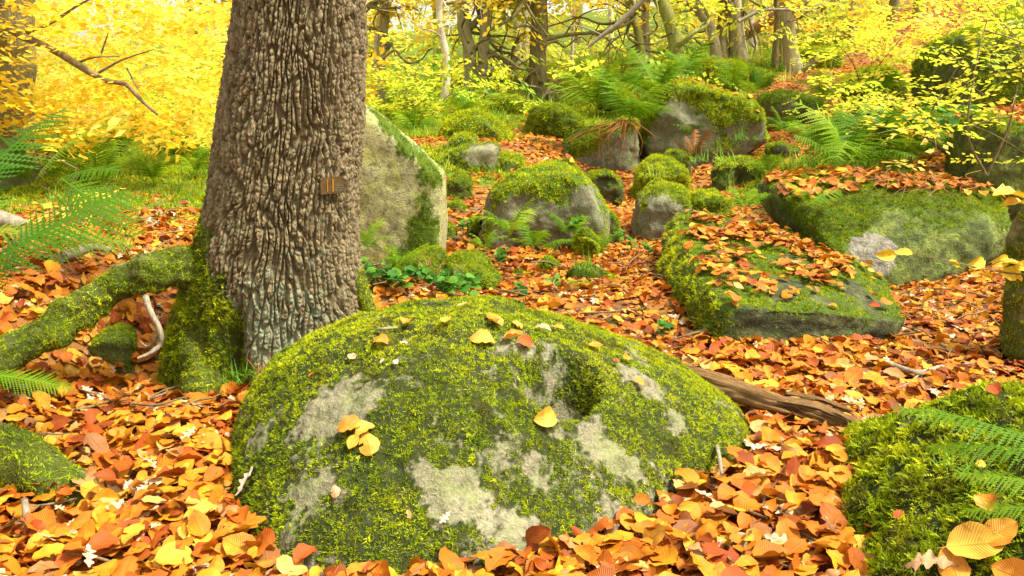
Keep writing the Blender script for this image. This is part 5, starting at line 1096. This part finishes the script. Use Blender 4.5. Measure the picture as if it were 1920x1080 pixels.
for px_, py_, Y, n, L, lab in [(1180, 232, 8.5, 12, .62, 'large green fern crowning the shaded boulder above the dead fronds'), (1120, 205, 8.9, 10, .58, 'green fern left of the large crown, over the hanging moss boulder'), (1235, 190, 8.9, 11, .60, 'green fern touching the crag boulder from the left'),
        (1285, 150, 10.5, 9, .55, 'fern in front of the leaning mossy trunk'), (1370, 165, 10, 8, .42, 'small fern on the crest above the crag boulder'), (1420, 180, 10.5, 8, .42, 'small fern at the left end of the mossy ledge'), (1160, 170, 10.5, 9, .55, 'fern standing behind the large fern crown'),
        (1585, 318, 5.6, 9, .55, 'tall fern on the leafy ledge, leftmost of the ledge group'), (1625, 315, 5.9, 10, .60, 'tall fern rising in the middle of the leafy ledge'), (1690, 305, 6.1, 8, .50, 'fern at the right of the leafy ledge group'), (1550, 290, 6.8, 8, .45, 'fern beside the path behind the ledge group'),
        (1760, 270, 6.6, 7, .45, 'fern under the yellow sprays, left of the edge boulder'), (955, 440, 4.7, 6, .24, 'small fern at the foot of the capped boulder'), (1062, 442, 4.9, 5, .20, 'tiny fern right of the capped boulder foot'), (1000, 470, 4.4, 6, .22, 'low fern spreading in the leaves below the capped boulder'),
        (1030, 600, 3.75, 6, .16, 'low fern among leaves just behind the domed boulder'), (1100, 560, 3.9, 5, .15, 'second low fern among leaves behind the domed boulder'), (745, 500, 3.95, 5, .17, 'small fern at the foot of the pale slab'), (690, 470, 4.0, 5, .17, 'small fern between trunk and pale slab'),
        (1395, 395, 5.0, 6, .22, 'blue green fern on the back of the flat slab'), (1440, 330, 7.2, 7, .3, 'pale fern beside the path below the ledge'), (1510, 385, 4.35, 3, .2, 'lone fern sprig hanging down the face of the broad boulder'),
        (870, 215, 10.5, 8, .5, 'pale fern before the birch on the shaggy boulder'), (780, 250, 9.5, 8, .45, 'fern behind the top edge of the pale slab'), (230, 300, 7.5, 8, .42, 'fern on the far left floor near the arched stone'), (330, 300, 8.5, 8, .42, 'fern just left of the trunk at mid height'), (120, 310, 7.0, 9, .5, 'fern behind the mossy mound far left'),
        (1545, 190, 9.5, 8, .42, 'fern under the first yellow sapling beside the path'), (1640, 190, 10, 8, .45, 'fern behind the fern hidden boulder'), (640, 240, 11, 6, .4, None),
        (60, 345, 6.4, 8, .45, 'fern in front of the dark trunk at the left edge'), (190, 350, 6.8, 8, .42, 'fern between the two far left mossy stones'), (290, 345, 6.6, 7, .36, 'fern among the far left leaves beside the arched stone'), (370, 330, 7.2, 7, .36, 'fern tucked against the left outline of the trunk'), (30, 300, 8.5, 9, .5, 'fern far left behind the broad mossy mound'),
        (905, 470, 4.5, 5, .16, 'tiny fern left below the capped boulder'), (1130, 470, 4.7, 5, .15, 'tiny fern beside the round mossy stone'), (1290, 260, 8.6, 6, .3, 'fern against the foot of the crag boulder'), (1470, 250, 9.0, 7, .35, 'fern on the right border of the path'), (1540, 215, 9.8, 7, .4, 'fern at the top bend of the path')]:
    if lab: fern(G(px_, py_, Y), lab, n, L, rg)
# hanging dead fronds and stalks under the big fern
def strands(name, label, pts, mat, r=.004, cat='fern', kind=None, sub='stalk', group=None):
    loc = np.array(pts[0][0]); e = empty(name, tuple(loc), label=label, cat=cat, group=group)
    for q in pts:
        v, f = tube(q, np.linspace(r, r * .4, len(q)), 10, 4); link(sub, to_mesh(sub, v - loc, f), mat, e)
    return e
pl = []
for i in range(26):
    x0 = 1172 + rg.normal() * 14; x1 = x0 + rg.normal() * 26 - 4; y1 = rg.uniform(265, 305); y_ = 8.05 + rg.uniform(-.1, .15)
    pl.append([P(x0, 225, y_ + .15), P((x0 + x1) / 2 + rg.normal() * 4, 232 + rg.random() * 12, y_ - .05), P(x1, (y1 + 235) / 2, y_ - .1), P(x1 + rg.normal() * 3, y1, y_ - .08)])
for i in range(5): pl.append([P(1150, 232, 8.1), P(1120, 240, 7.95), P(1085 - i * 6, 252 + i * 4, 7.9)])
strands('dead_fern', 'skirt of dead reddish fern stalks hanging from the fern clump', pl, m_deadfern, .0055)
fern(P(1300, 300, 7.6), 'small rusty dead fern in front of the crag boulder', 6, .30, rg, el=(.7, 1.4), meshes=deadfronds, name='dead_fern')
# close fronds entering at the left and at the right edge
def aimed_frond(parent, a, b, wid=1.0, mesh=None, roll=0.0):
    a, b = np.array(a), np.array(b); d = b - a; L = np.linalg.norm(d); d /= L; n_ = np.array([0, -.35, 1.0]); n_ -= d * n_.dot(d); n_ /= np.linalg.norm(n_); x_ = np.cross(d, n_)
    M_ = Matrix((x_, d, n_)).transposed() @ Matrix.Rotation(roll, 3, 'Y'); o = link('frond', mesh or fronds[0], None, parent)
    o.location = a - np.array(parent.location); o.rotation_euler = M_.to_euler(); o.scale = (L * wid, L, L * .5); return o
fl = empty('fern', tuple(P(-160, 640, 1.9)), label='dark green fern leaning in from the left edge across the leaf bank', cat='fern', group='ferns')
for a, b, w_, r_ in [((-60, 520, 1.75), (250, 375, 2.0), 1.3, .2), ((-120, 500, 1.9), (70, 290, 2.2), .7, -.3), ((-60, 430, 1.85), (245, 470, 2.1), .75, .5), ((-100, 400, 1.9), (130, 225, 2.3), .8, .0), ((-80, 600, 1.7), (60, 470, 1.75), .9, .3), ((-30, 500, 1.9), (110, 420, 2.0), .9, .0)]:
    aimed_frond(fl, P(*a), P(*b), w_ * .8, darkfronds[random.randrange(2)], r_)
f2 = empty('fern', tuple(P(90, 420, 2.6)), label='yellow green frond drooping in mid air left of the trunk', cat='fern', group='ferns')
for a, b, w_, r_ in [((120, 330, 2.5), (270, 455, 2.3), .9, .4), ((100, 340, 2.6), (235, 330, 2.5), .9, .0), ((60, 345, 2.7), (180, 250, 2.7), .8, .0)]: aimed_frond(f2, P(*a), P(*b), w_, fronds[1], r_)
f3 = empty('fern', tuple(P(2050, 880, 1.35)), label='fresh green fern reaching in from the right edge over the feather moss boulder', cat='fern', group='ferns')
for a, b, w_, r_ in [((2010, 850, 1.36), (1660, 790, 1.42), .62, .3), ((2020, 860, 1.30), (1730, 860, 1.38), .6, .2), ((2040, 930, 1.27), (1780, 905, 1.33), .6, .1), ((2060, 960, 1.24), (1800, 975, 1.30), .5, .0)]: aimed_frond(f3, P(*a), P(*b), w_, fronds[0], r_)
f4 = empty('fern', tuple(P(-60, 760, 2.2)), label='short fern tip over the stick at the lower left edge', cat='fern', group='ferns')
aimed_frond(f4, P(-40, 700, 2.3), P(140, 735, 2.35), .7, fronds[0], .2)
fern(ground_at(500, 680) + [0, 0, .02], 'single pale fern frond between trunk foot and domed boulder', 2, .16, rg, az=(-.9, -.2), el=(.3, .6))

# saplings with yellow sprays
def sapling(base, label, stems, coll, size, rg, spread=.22, n=40, mat=m_twig, r=.009, group='saplings on the slope', cat='sapling', name='beech_sapling'):
    base = np.array(base, float); e = empty(name, tuple(base), label=label, cat=cat, group=group); tips = []
    for q in stems:
        A = [P(*a) if len(a) == 3 else a for a in q]; v, f = tube(A, np.linspace(r, r * .3, len(A)), 20, 5); link('stem', to_mesh('stem', v - base, f), mat, e); tips.append(catmull(A, 14)[4:])
        for j in range(3):
            k = rg.integers(5, 13); s_ = catmull(A, 14)[k]; dd = rg.normal(size=3) * [1, 1, .25]; dd /= np.linalg.norm(dd); q2 = [s_, s_ + dd * .15, s_ + dd * .32 + [0, 0, -.03]]
            v, f = tube(q2, [r * .5, r * .35, r * .2], 8, 4); link('twig', to_mesh('twig', v - base, f), mat, e); tips.append(np.array(q2))
    tips = np.concatenate(tips); k = rg.integers(0, len(tips), n); p = tips[k] + rg.normal(size=(n, 3)) * spread * [1, 1, .45]
    scatter('foliage', coll, p, rot_from(np.tile([[0, 0, 1.]], (n, 1)), rg.random(n) * 6.28, .22, rg), size * rg.uniform(.6, 1.2, n), parent=e); return e
SP = [((1700, 300, 6.4), [[(1700, 300, 6.4), (1740, 220, 6.3), (1780, 150, 6.2), (1820, 90, 6.2)], [(1700, 300, 6.4), (1690, 230, 6.6), (1660, 170, 6.7)]], C_lsp, 60, 'yellow beech sapling arching over the ledge towards the tall shaded boulder'),
      ((1850, 330, 5.0), [[(1850, 330, 5.0), (1815, 250, 5.0), (1830, 120, 5.0), (1850, 40, 5.1)], [(1850, 330, 5.0), (1890, 240, 5.0), (1910, 150, 5.0)]], C_lsp, 34, 'tall thin sapling with a pale stem in front of the tall shaded boulder'),
      ((1620, 180, 10), [[(1620, 180, 10), (1650, 120, 9.8), (1700, 60, 9.6)], [(1620, 180, 10), (1600, 120, 10), (1560, 70, 10)]], C_lsp, 80, 'bushy lime yellow sapling over the fern hidden boulder'),
      ((1760, 60, 10), [[(1760, 150, 10), (1760, 90, 9.6), (1800, 30, 9.4)], [(1760, 150, 10), (1720, 60, 10), (1660, 10, 10)]], C_ysp, 90, 'golden sapling at the upper right, left of the tall shaded boulder'),
      ((1900, 120, 7), [[(1940, 160, 7), (1900, 70, 7), (1850, 10, 7)], [(1940, 160, 7), (1960, 60, 7), (1900, -30, 7)]], C_lsp, 60, 'lime yellow sapling filling the top right corner'),
      ((1780, 290, 5.8), [[(1780, 290, 5.8), (1720, 250, 5.7), (1650, 235, 5.6)], [(1780, 290, 5.8), (1830, 255, 5.7), (1870, 235, 5.6)]], C_ysp, 34, 'low spreading sapling with orange tinged leaves on the bank behind the broad boulder'),
      ((1600, 260, 7.4), [[(1600, 260, 7.4), (1580, 200, 7.4), (1545, 150, 7.4)], [(1600, 260, 7.4), (1640, 210, 7.4), (1690, 180, 7.4)]], C_lsp, 50, 'yellow green sapling behind the ledge ferns'),
      ((160, 470, 4.4), [[(132, 455, 4.4), (128, 400, 4.4), (133, 350, 4.4), (150, 308, 4.4)]], C_ysp, 5, 'bare looking thin sapling stem left of the drooping frond'),
      ((60, 330, 6.0), [[(80, 330, 6.0), (55, 250, 6.0), (10, 190, 6.0)], [(80, 330, 6.0), (110, 270, 6.0), (90, 200, 6.0)]], C_ysp, 26, 'small golden sapling before the dark trunk at the left edge'),
      ((300, 280, 8.5), [[(300, 290, 8.5), (290, 230, 8.5), (250, 190, 8.5)], [(300, 290, 8.5), (340, 240, 8.5), (370, 200, 8.5)]], C_ysp, 60, 'golden orange sapling close to the left side of the trunk'),
      ((860, 190, 11), [[(800, 230, 10.5), (770, 180, 10.5), (740, 130, 10.5)], [(800, 230, 10.5), (830, 190, 10.5), (870, 150, 10.5)]], C_lsp, 60, 'lime sapling behind the pale slab and the birch')]
for b, st, cl, n, lab in SP:
    n = int(n * (.62 if b[0] > 1500 else 1))
    sapling(P(*st[0][0]), lab, st, cl, .30 if b[2] < 8 else .36, rg, .20 if b[2] < 8 else .35, n)
# yellow twig reaching in low at the right edge
tw = empty('beech_twig', tuple(P(1990, 540, 2.6)), label='thin twig with yellow leaves reaching in at the right edge over the leaf bank', cat='twig')
tb = np.array(tw.location)
for q, r0 in (([(2000, 520, 2.6), (1920, 515, 2.6), (1850, 505, 2.6), (1790, 492, 2.6), (1712, 474, 2.6)], .0035), ([(1850, 505, 2.6), (1870, 492, 2.6), (1905, 486, 2.6)], .002)):
    v, f = tube([P(*a) for a in q], np.linspace(r0, r0 * .4, len(q)), 24, 6); link('stem', to_mesh('stem', v - tb, f), m_twig, tw)
m_yb = flatleaf('bright_yellow_leaf', (.85, .62, .03)); ybm = [beech[i].copy() for i in (0, 3, 5)]
for m_ in ybm: m_.materials.clear(); m_.materials.append(m_yb)
def leafto(parent, a, b, wid=1.0, mesh=None, bases=None, name='leaf', roll=.4):
    a, b = np.array(a), np.array(b); d = b - a; L = np.linalg.norm(d); d /= L; n_ = np.array([0, -.6, 1.0]); n_ -= d * n_.dot(d); n_ /= np.linalg.norm(n_); x_ = np.cross(d, n_)
    M_ = Matrix((x_, d, n_)).transposed() @ Matrix.Rotation(roll, 3, 'Y'); o = link(name, mesh or random.choice(ybm), None, parent); o.location = (a + b) / 2 - bases; o.rotation_euler = M_.to_euler(); o.scale = (L * wid, L, L); return o
for a, b in [((1712, 474), (1675, 476)), ((1680, 478), (1640, 478)), ((1800, 497), (1775, 490)), ((1815, 498), (1850, 488)), ((1850, 505), (1815, 508)), ((1860, 492), (1895, 484)), ((1880, 492), (1920, 497)), ((1835, 512), (1860, 524)), ((1875, 510), (1915, 515)), ((1900, 500), (1945, 505)), ((1905, 516), (1915, 528)), ((1785, 492), (1800, 500))]:
    leafto(tw, P(a[0], a[1], 2.6), P(b[0], b[1], 2.6 + rg.uniform(-.02, .02)), .75, None, tb, roll=rg.uniform(-1.0, 1.0))
t2 = empty('beech_twig', tuple(P(1960, 372, 2.2)), label='blurred pair of bright yellow leaves at the right edge above the broad boulder', cat='twig'); t2b = np.array(t2.location)
v, f = tube([P(1975, 374, 2.2), P(1930, 372, 2.2), P(1890, 368, 2.2)], [.002, .002, .001], 8, 5); link('stem', to_mesh('stem', v - t2b, f), m_twig, t2)
for a, b in (((1925, 368), (1862, 360)), ((1930, 380), (1880, 382)), ((1935, 372), (1960, 360))): leafto(t2, P(a[0], a[1], 2.2), P(b[0], b[1], 2.2), 1.0, None, t2b)

# broad leaved green sprigs
gl = []
for i in range(3):
    m_ = beech[i + 6].copy(); m_.materials.clear(); m_.materials.append(m_dgreen); gl.append(m_)
def sprig(base, h, n, rg, label, size=.045, group='green leaved sprigs', lean=.25, name='bramble_sprig', cat='plant'):
    base = np.array(base, float); e = empty(name, tuple(base), label=label, cat=cat, group=group); d = np.array([rg.normal() * lean, rg.normal() * lean, 1]); d /= np.linalg.norm(d)
    q = [base, base + d * h * .5, base + d * h + [rg.normal() * .02, rg.normal() * .02, -.01]]; v, f = tube(q, [.0022, .0018, .001], 8, 4); link('stem', to_mesh('stem', v - base, f), m_grass, e); C = catmull(q, 20)
    for i in range(n):
        k = int(5 + 14 * i / n); a = i * 2.4 + rg.normal() * .3; s_ = C[k]; t_ = s_ + np.array([math.cos(a), math.sin(a), rg.uniform(-.1, .5)]) * size * rg.uniform(.8, 1.3); leafto(e, s_, t_, 1.25, random.choice(gl), base, roll=rg.uniform(-.4, .4))
    return e
for i in range(15):
    px_ = 695 + i * 13 + rg.normal() * 4; py_ = 560 + rg.uniform(-22, 14); p = P(px_, py_, 3.55 + rg.uniform(0, .35)); p[2] = max(p[2] - .05, gz(p[0], p[1]))
    sprig(p, rg.uniform(.07, .14), 8, rg, 'low sprig with glossy green oval leaves between the trunk and the mossy stones')
for px_, py_, Y, lab in [(985, 600, 3.5, 'green leaf pair peeping over the right rear of the dome'), (1240, 640, 3.35, 'tiny green sprout on the leaves left of the flat slab'), (1330, 645, 3.18, 'upright little green sprig against the front left corner of the flat slab'), (1075, 440, 4.8, 'bright green seedling right of the capped boulder'), (1185, 470, 4.9, 'green seedling on the leafy path'),
                         (1210, 610, 3.6, 'small green seedling beside the half buried stone')]:
    sprig(P(px_, py_, Y), .11, 8, rg, lab, .035)
for px_, py_, Y, lab in [(935, 500, 4.2, 'green sprig between the leafy mossy boulder and the small fern'), (1040, 545, 4.0, 'green sprig just left of the dark mossy knob'), (1120, 580, 3.75, 'green sprig behind the half buried stone'), (900, 590, 3.4, 'green sprig rising over the rear of the dome, left one'), (1160, 455, 5.0, 'green sprig at the foot of the leaning stone'),
        (870, 440, 5.2, 'green sprig right of the pale slab edge'), (980, 565, 3.8, 'green sprig in the leaf hollow behind the dome'), (1215, 480, 4.8, 'green sprig left of the flat slab shoulder')]:
    sprig(P(px_, py_, Y), .10, 9, rg, lab, .036)
for i in range(16):
    px_ = rg.uniform(1640, 1810); py_ = rg.uniform(240, 300); sprig(P(px_, py_, 6.0 + rg.uniform(-.3, .5)), rg.uniform(.1, .25), 8, rg, 'blue green bramble sprig on the bank left of the edge boulder', .07)

# grass tufts: each tuft a plant of its own
tufts = [blades('grass_tuft', 26, 1, .016, 80 + i, .9, 5, (.6, 1.2), .55) for i in range(3)]; dry = [blades('grass_tuft', 26, 1, .013, 90 + i, 1.5, 5, (.6, 1.3), .3) for i in range(2)]
def tuft(p, s, label, mat=m_grass, ms=None, group='grass tufts'):
    me = random.choice(ms or tufts).copy(); me.materials.clear(); me.materials.append(mat); o = link('grass_tuft', me, None, None, tuple(p), label=label, cat='grass tuft', group=group); o.scale = (s, s, s); o.rotation_euler = (0, 0, random.random() * 6); return o
for px_, py_, Y, s, lab, dr in [(462, 705, 2.62, .11, 'green grass tuft at the foot of the trunk', 0), (495, 690, 2.66, .10, 'dry straw tuft squeezed between trunk foot and dome', 1), (435, 715, 2.60, .07, 'small grass tuft in the moss of the trunk foot', 0),
        (1325, 418, 4.6, .16, 'drooping straw tuft at the back left of the flat slab', 1), (1465, 462, 4.15, .13, 'green grass tuft in the middle of the flat slab', 0), (1548, 528, 3.75, .13, 'bright grass tuft near the front right of the flat slab', 0), (1560, 520, 3.9, .1, 'dry brown tuft right of the bright one on the slab', 1),
        (1095, 500, 4.1, .15, 'fine grass tuft over the dark mossy knob', 0), (810, 500, 3.9, .14, 'straw tuft on the rock at the slab foot', 1), (1360, 300, 7.3, .25, 'pale grass tuft on the hummock below the crag boulder', 0), (1310, 300, 7.5, .25, 'yellowish grass tuft in front of the crag boulder', 0), (1230, 330, 7.0, .22, 'grass tuft on the moss hummock', 0),
        (1400, 260, 8.2, .25, 'grass tuft right of the crag boulder', 0), (1470, 150, 12, .4, 'grass tuft above the mossy ledge', 0), (1540, 150, 11.5, .4, 'grassy tuft on the bank under the saplings', 0), (335, 440, 4.5, .15, 'dry curled tuft on the mossy boulder left of the trunk', 1), (1790, 870, 1.55, .09, 'thin grass blades growing from the feather moss boulder', 0)]:
    tuft(P(px_, py_, Y) - [0, 0, .01], s, lab, m_straw if dr else m_grass, dry if dr else tufts)
# dry needles and stalks hanging over the ledge of the broad boulder
pl = []
for i in range(30):
    x0 = rg.uniform(1600, 1840); y0 = 318 + rg.uniform(-8, 24) + abs(x0 - 1690) * .06; pl.append([P(x0, y0, 4.75), P(x0 + rg.normal() * 22, y0 + 10, 4.5), P(x0 + rg.normal() * 40, y0 + rg.uniform(14, 46), 4.28)])
strands('dead_fern', 'tangle of dry brown stalks spilling over the top edge of the broad boulder', pl, m_straw, .0022)

# moss and grass cover of the floor
rgm = np.random.default_rng(9)
for (y0, y1, dn, s) in ((3.6, 7, 500, .035), (7, 12, 260, .06), (12, 22, 70, .12)):
    x, y = [], []
    n = int((y1 - y0) * (1.5 * (y0 + y1) * .5 + 1) * dn); y = rgm.uniform(y0, y1, n); x = rgm.uniform(-1, 1, n) * (.72 * y + .4)
    m_ = mossiness(x, y); k = m_ + rgm.normal(size=n) * .08 > .52; x, y = x[k], y[k]; p = xyz(x, y, gz(x, y))
    h = len(p) // 2
    for a, b, cl, nm, lab in ((0, h, C_mossy, 'ground_moss', 'bright moss carpeting the slope between the leaves'), (h, len(p), C_moss, 'ground_moss', 'green moss carpeting the slope between the leaves')):
        scatter(nm, cl, p[a:b], rot_from(gnorm(x[a:b], y[a:b]), rgm.random(b - a) * 6.28, .25, rgm), s * rgm.uniform(.6, 1.4, b - a), label=lab, loc=(0, 10, 0))
    k = rgm.random(len(p)) < .10; q = p[k]
    scatter('grass', C_grass, q, rot_from(np.tile([[0, 0, 1.]], (len(q), 1)), rgm.random(len(q)) * 6.28, .2, rgm), s * 3.2 * rgm.uniform(.6, 1.3, len(q)), label='sparse green grass growing through the moss of the slope', loc=(0, 10, 0))
# ------------------------------------------------------------------ log and sticks
def mat_rot():
    m = M('rotting_wood'); o = m.pos(); mp = m.n('ShaderNodeMapping', {'Vector': o, 'Scale': (1, 1, 1)}).outputs[0]
    uvx = m.attr('along'); uva = m.attr('around')
    gr = m.n('ShaderNodeCombineXYZ', {0: m.math('MULTIPLY', uvx, 3.0), 1: m.math('MULTIPLY', uva, 30.0), 2: 0.0}).outputs[0]
    n1 = m.noise(3.0, 5, .7, gr); c = m.ramp(n1, [(.3, (.05, .025, .01)), (.5, (.22, .12, .04)), (.72, (.50, .31, .12))])
    e = m.math('ADD', m.attr('moss'), m.math('MULTIPLY', m.math('SUBTRACT', m.noise(30, 4, .7, o), .5), .8)); c = m.mix(m.ramp(e, [(.45, 0.), (.65, 1.)]), c, (.14, .19, .02))
    return m.out(c, .8, m.bump(n1, 1.0, .01), .2)
m_rot = mat_rot()
def wood_piece(path, rad, n=110, k=40, flat=1.0, seed=0, jag=.0, rough=.012, **kw):
    C = catmull(path, n); rr = catmull(np.asarray(rad, float)[:, None], n)[:, 0]; Tn = np.gradient(C, axis=0); Tn /= np.linalg.norm(Tn, axis=1)[:, None]
    A = np.cross(Tn, [0, 0, 1.]); A /= np.linalg.norm(A, axis=1)[:, None]; B = np.cross(A, Tn); a = np.linspace(0, 2 * math.pi, k, endpoint=False)
    t = np.linspace(0, 1, n)[:, None]; gro = fbm(np.stack([np.broadcast_to(t * 2.2, (n, k)), np.broadcast_to(np.cos(a) * 3.2, (n, k)), np.broadcast_to(np.sin(a) * 3.2 + seed, (n, k))], -1), 4)
    end = jag * fbm(np.stack([np.cos(a) * 6, np.sin(a) * 6, a * 0 + seed], -1), 2)
    R_ = rr[:, None] + gro * rough * 2; C2 = C[:, None] + Tn[:, None] * (end[None] * sstep(.8, 1, t))[:, :, None]
    V = C2 + (A[:, None] * (np.cos(a)[None] * R_)[:, :, None]) + (B[:, None] * (np.sin(a)[None] * R_ * flat)[:, :, None]); V = V.reshape(-1, 3); F = grid_faces(n, k); i = np.arange(n - 1) * k
    F = np.concatenate([F, np.stack([i + k - 1, i + 2 * k - 1, i + k, i], -1)]); j = np.arange(k); m = len(V); V = np.concatenate([V, [C[0], C[-1] - Tn[-1] * .01]])
    F3 = np.concatenate([tris_of(F), np.stack([j, (j + 1) % k, np.full(k, m)], -1), np.stack([(j + 1) % k + (n - 1) * k, j + (n - 1) * k, np.full(k, m + 1)], -1)])
    al = np.concatenate([np.repeat(np.linspace(0, 1, n), k), [0, 1]]); ar = np.concatenate([np.tile(np.abs(a / math.pi - 1), n), [0, 0]])
    return V, F3, al, ar
def gl_(px, py, dz=0): p = ground_at(px, py); return p + [0, 0, dz]
lg = [gl_(1225, 700, .03), gl_(1300, 735, .04), gl_(1370, 762, .045), gl_(1440, 785, .045), gl_(1500, 798, .04), gl_(1575, 820, .03)]
loc = lg[2].copy(); le = empty('rotting_log', tuple(loc), label='weathered rotting log, split and splintered, half buried in leaves right of the dome', cat='log')
V, F, al, ar = wood_piece(lg, [.034, .042, .044, .040, .036, .022], seed=2, jag=.08); N = vnormals(V, F)
link('bark_shell', to_mesh('bark_shell', V - loc, F, {'moss': .35 * sstep(.2, .7, al) * (V[:, 2] > loc[2]) + .3 * fbm(V * 12, 2), 'along': al, 'around': ar}), m_rot, le)
q = [gl_(1455, 790, .07), gl_(1520, 802, .07), gl_(1580, 820, .06), gl_(1625, 834, .05)]
V, F, al, ar = wood_piece(q, [.022, .024, .020, .012], 70, 30, .55, 5, .10); link('splinter', to_mesh('splinter', V - loc, F, {'along': al, 'around': ar}), m_rot, le)
q = [gl_(1470, 785, .085), gl_(1530, 796, .085), gl_(1590, 814, .075)]
V, F, al, ar = wood_piece(q, [.010, .012, .008], 50, 20, .5, 8, .08, .006); link('splinter', to_mesh('splinter', V - loc, F, {'along': al, 'around': ar}), m_rot, le)
def stick(label, pts, r, mat=m_stick, name='stick', n=40, subs=()):
    loc = np.array(pts[0]); e = empty(name, tuple(loc), label=label, cat='stick', group='sticks on the ground'); v, f = tube(pts, r, n, 10, r[0] * .22, 30, 3); link('shaft', to_mesh('shaft', v - loc, f), mat, e)
    for q, rr in subs: v, f = tube(q, [rr, rr * .5] if len(q) == 2 else np.linspace(rr, rr * .4, len(q)), 16, 8, rr * .2, 30); link('twig', to_mesh('twig', v - loc, f), mat, e)
stick('crooked dead stick curling down under the arch of the mossy root', [P(272, 556, 2.72), P(283, 585, 2.68), P(300, 620, 2.66), P(300, 645, 2.66), P(282, 662, 2.64), P(258, 672, 2.62)], [.012, .010, .009, .008, .007, .004], subs=[([P(296, 632, 2.66), P(278, 650, 2.7), P(262, 640, 2.72)], .006)])
stick('mossy pale stick at the lower left edge under the fern tip', [gl_(-40, 735, .03), gl_(20, 738, .03), gl_(60, 752, .03), gl_(90, 768, .02)], [.02, .018, .015, .011])
stick('pale branched stick lying on the leaves above the feather moss boulder', [gl_(1665, 700, .035), gl_(1700, 712, .035), gl_(1722, 718, .035), gl_(1760, 706, .035), gl_(1800, 700, .03)], [.011, .011, .012, .009, .006], subs=[([gl_(1722, 720, .035), gl_(1690, 740, .03), gl_(1660, 745, .03)], .004), ([gl_(1750, 708, .03), gl_(1830, 700, .04), gl_(1880, 706, .03)], .004)])
stick('broken pale peg of wood standing in the leaves at the lower left', [P(52, 985, 1.76), P(46, 935, 1.78)], [.010, .007])
stick('pale mossy branch lying on the far left leaf bank behind the fern', [P(-60, 405, 4.2), P(0, 412, 4.2), P(40, 422, 4.2), P(70, 432, 4.2)], [.05, .045, .035, .02])
stick('short lichened branch above the root on the left bank', [gl_(120, 500, .04), gl_(150, 490, .04), gl_(172, 482, .04), gl_(210, 486, .04)], [.022, .020, .018, .012])
k = loc_on(domeV, 723, 617); stick('short dry twig lying on the upper left of the dome', [domeV[loc_on(domeV, 707, 617)] + [0, 0, .012], domeV[k] + [0, 0, .014], domeV[loc_on(domeV, 745, 614)] + [0, 0, .012]], [.004, .004, .003])
stick('slanting pale dead branch on the slope right of the lichened trunk', [P(1505, 132, 13.5), P(1525, 118, 13.4), P(1536, 106, 13.3)], [.05, .05, .04])
stick('fallen reddish trunk leaning across behind the stand of grey trunks', [P(1385, 70, 18), P(1430, 45, 17.5), P(1462, 25, 17)], [.13, .12, .11], m_barkpink)
stick('long bare pale branch rising to the right above the fern bank', [P(1100, 90, 12), P(1130, 66, 12), P(1165, 40, 12), P(1205, 0, 12), P(1230, -30, 12)], [.02, .03, .035, .045, .05], subs=[([P(1130, 66, 12), P(1090, 50, 12), P(1060, 48, 12)], .012), ([P(1165, 40, 12), P(1150, 10, 12)], .01)])
stick('bare white branch reaching across in front of the lichened trunk', [P(1385, 40, 13), P(1430, 20, 13), P(1480, 18, 13), P(1525, 18, 13), P(1534, -10, 13)], [.03, .022, .02, .018, .012])
stick('twig lying crosswise on the leaves at the left of the dome', [gl_(250, 790, .06), gl_(300, 792, .06), gl_(360, 780, .07)], [.004, .004, .002], m_twig)
stick('thin grey stick poking from the leaves right of the dome', [gl_(1340, 860, .05), gl_(1345, 900, .07), gl_(1350, 945, .08)], [.005, .006, .004])
# mossy post-like stem at the right edge
mossy_tube('mossy_stump', [P(1945, 660, 3.1), P(1935, 600, 3.1), P(1938, 520, 3.1), P(1942, 440, 3.1), P(1950, 380, 3.1)], [.12, .10, .085, .08, .05], None, 60, 30, .03, m_barkdark, .015, .6, seed=31, label='dark mossy stump cut off by the right edge of the view', cat='stump')

# twigs, stalks and bark crumbs among the leaves: too small and many to count
tws = []
for i in range(5):
    rr = random.Random(i); v, f = tube([np.array([-.5, 0, 0]), np.array([-.1, rr.uniform(-.1, .1), rr.uniform(0, .05)]), np.array([.2, rr.uniform(-.1, .1), rr.uniform(0, .05)]), np.array([.5, rr.uniform(-.15, .15), 0])], [.02, .022, .018, .008], 9, 5); tws.append(to_mesh('twig_piece', v, f))
C_tw = variants('twig_variants', tws, m_twig)
rgt = np.random.default_rng(3); x, y = litter_band(1.3, 6, 26, rgt); n = len(x)
scatter('twig_litter', C_tw, xyz(x, y, gz(x, y) + .03 + .02 * rgt.random(n)), rot_from(gnorm(x, y), rgt.random(n) * 6.28, .2, rgt), rgt.uniform(.05, .22, n), label='thin dry twigs and leaf stalks scattered through the fallen leaves', loc=(0, 3, 0))
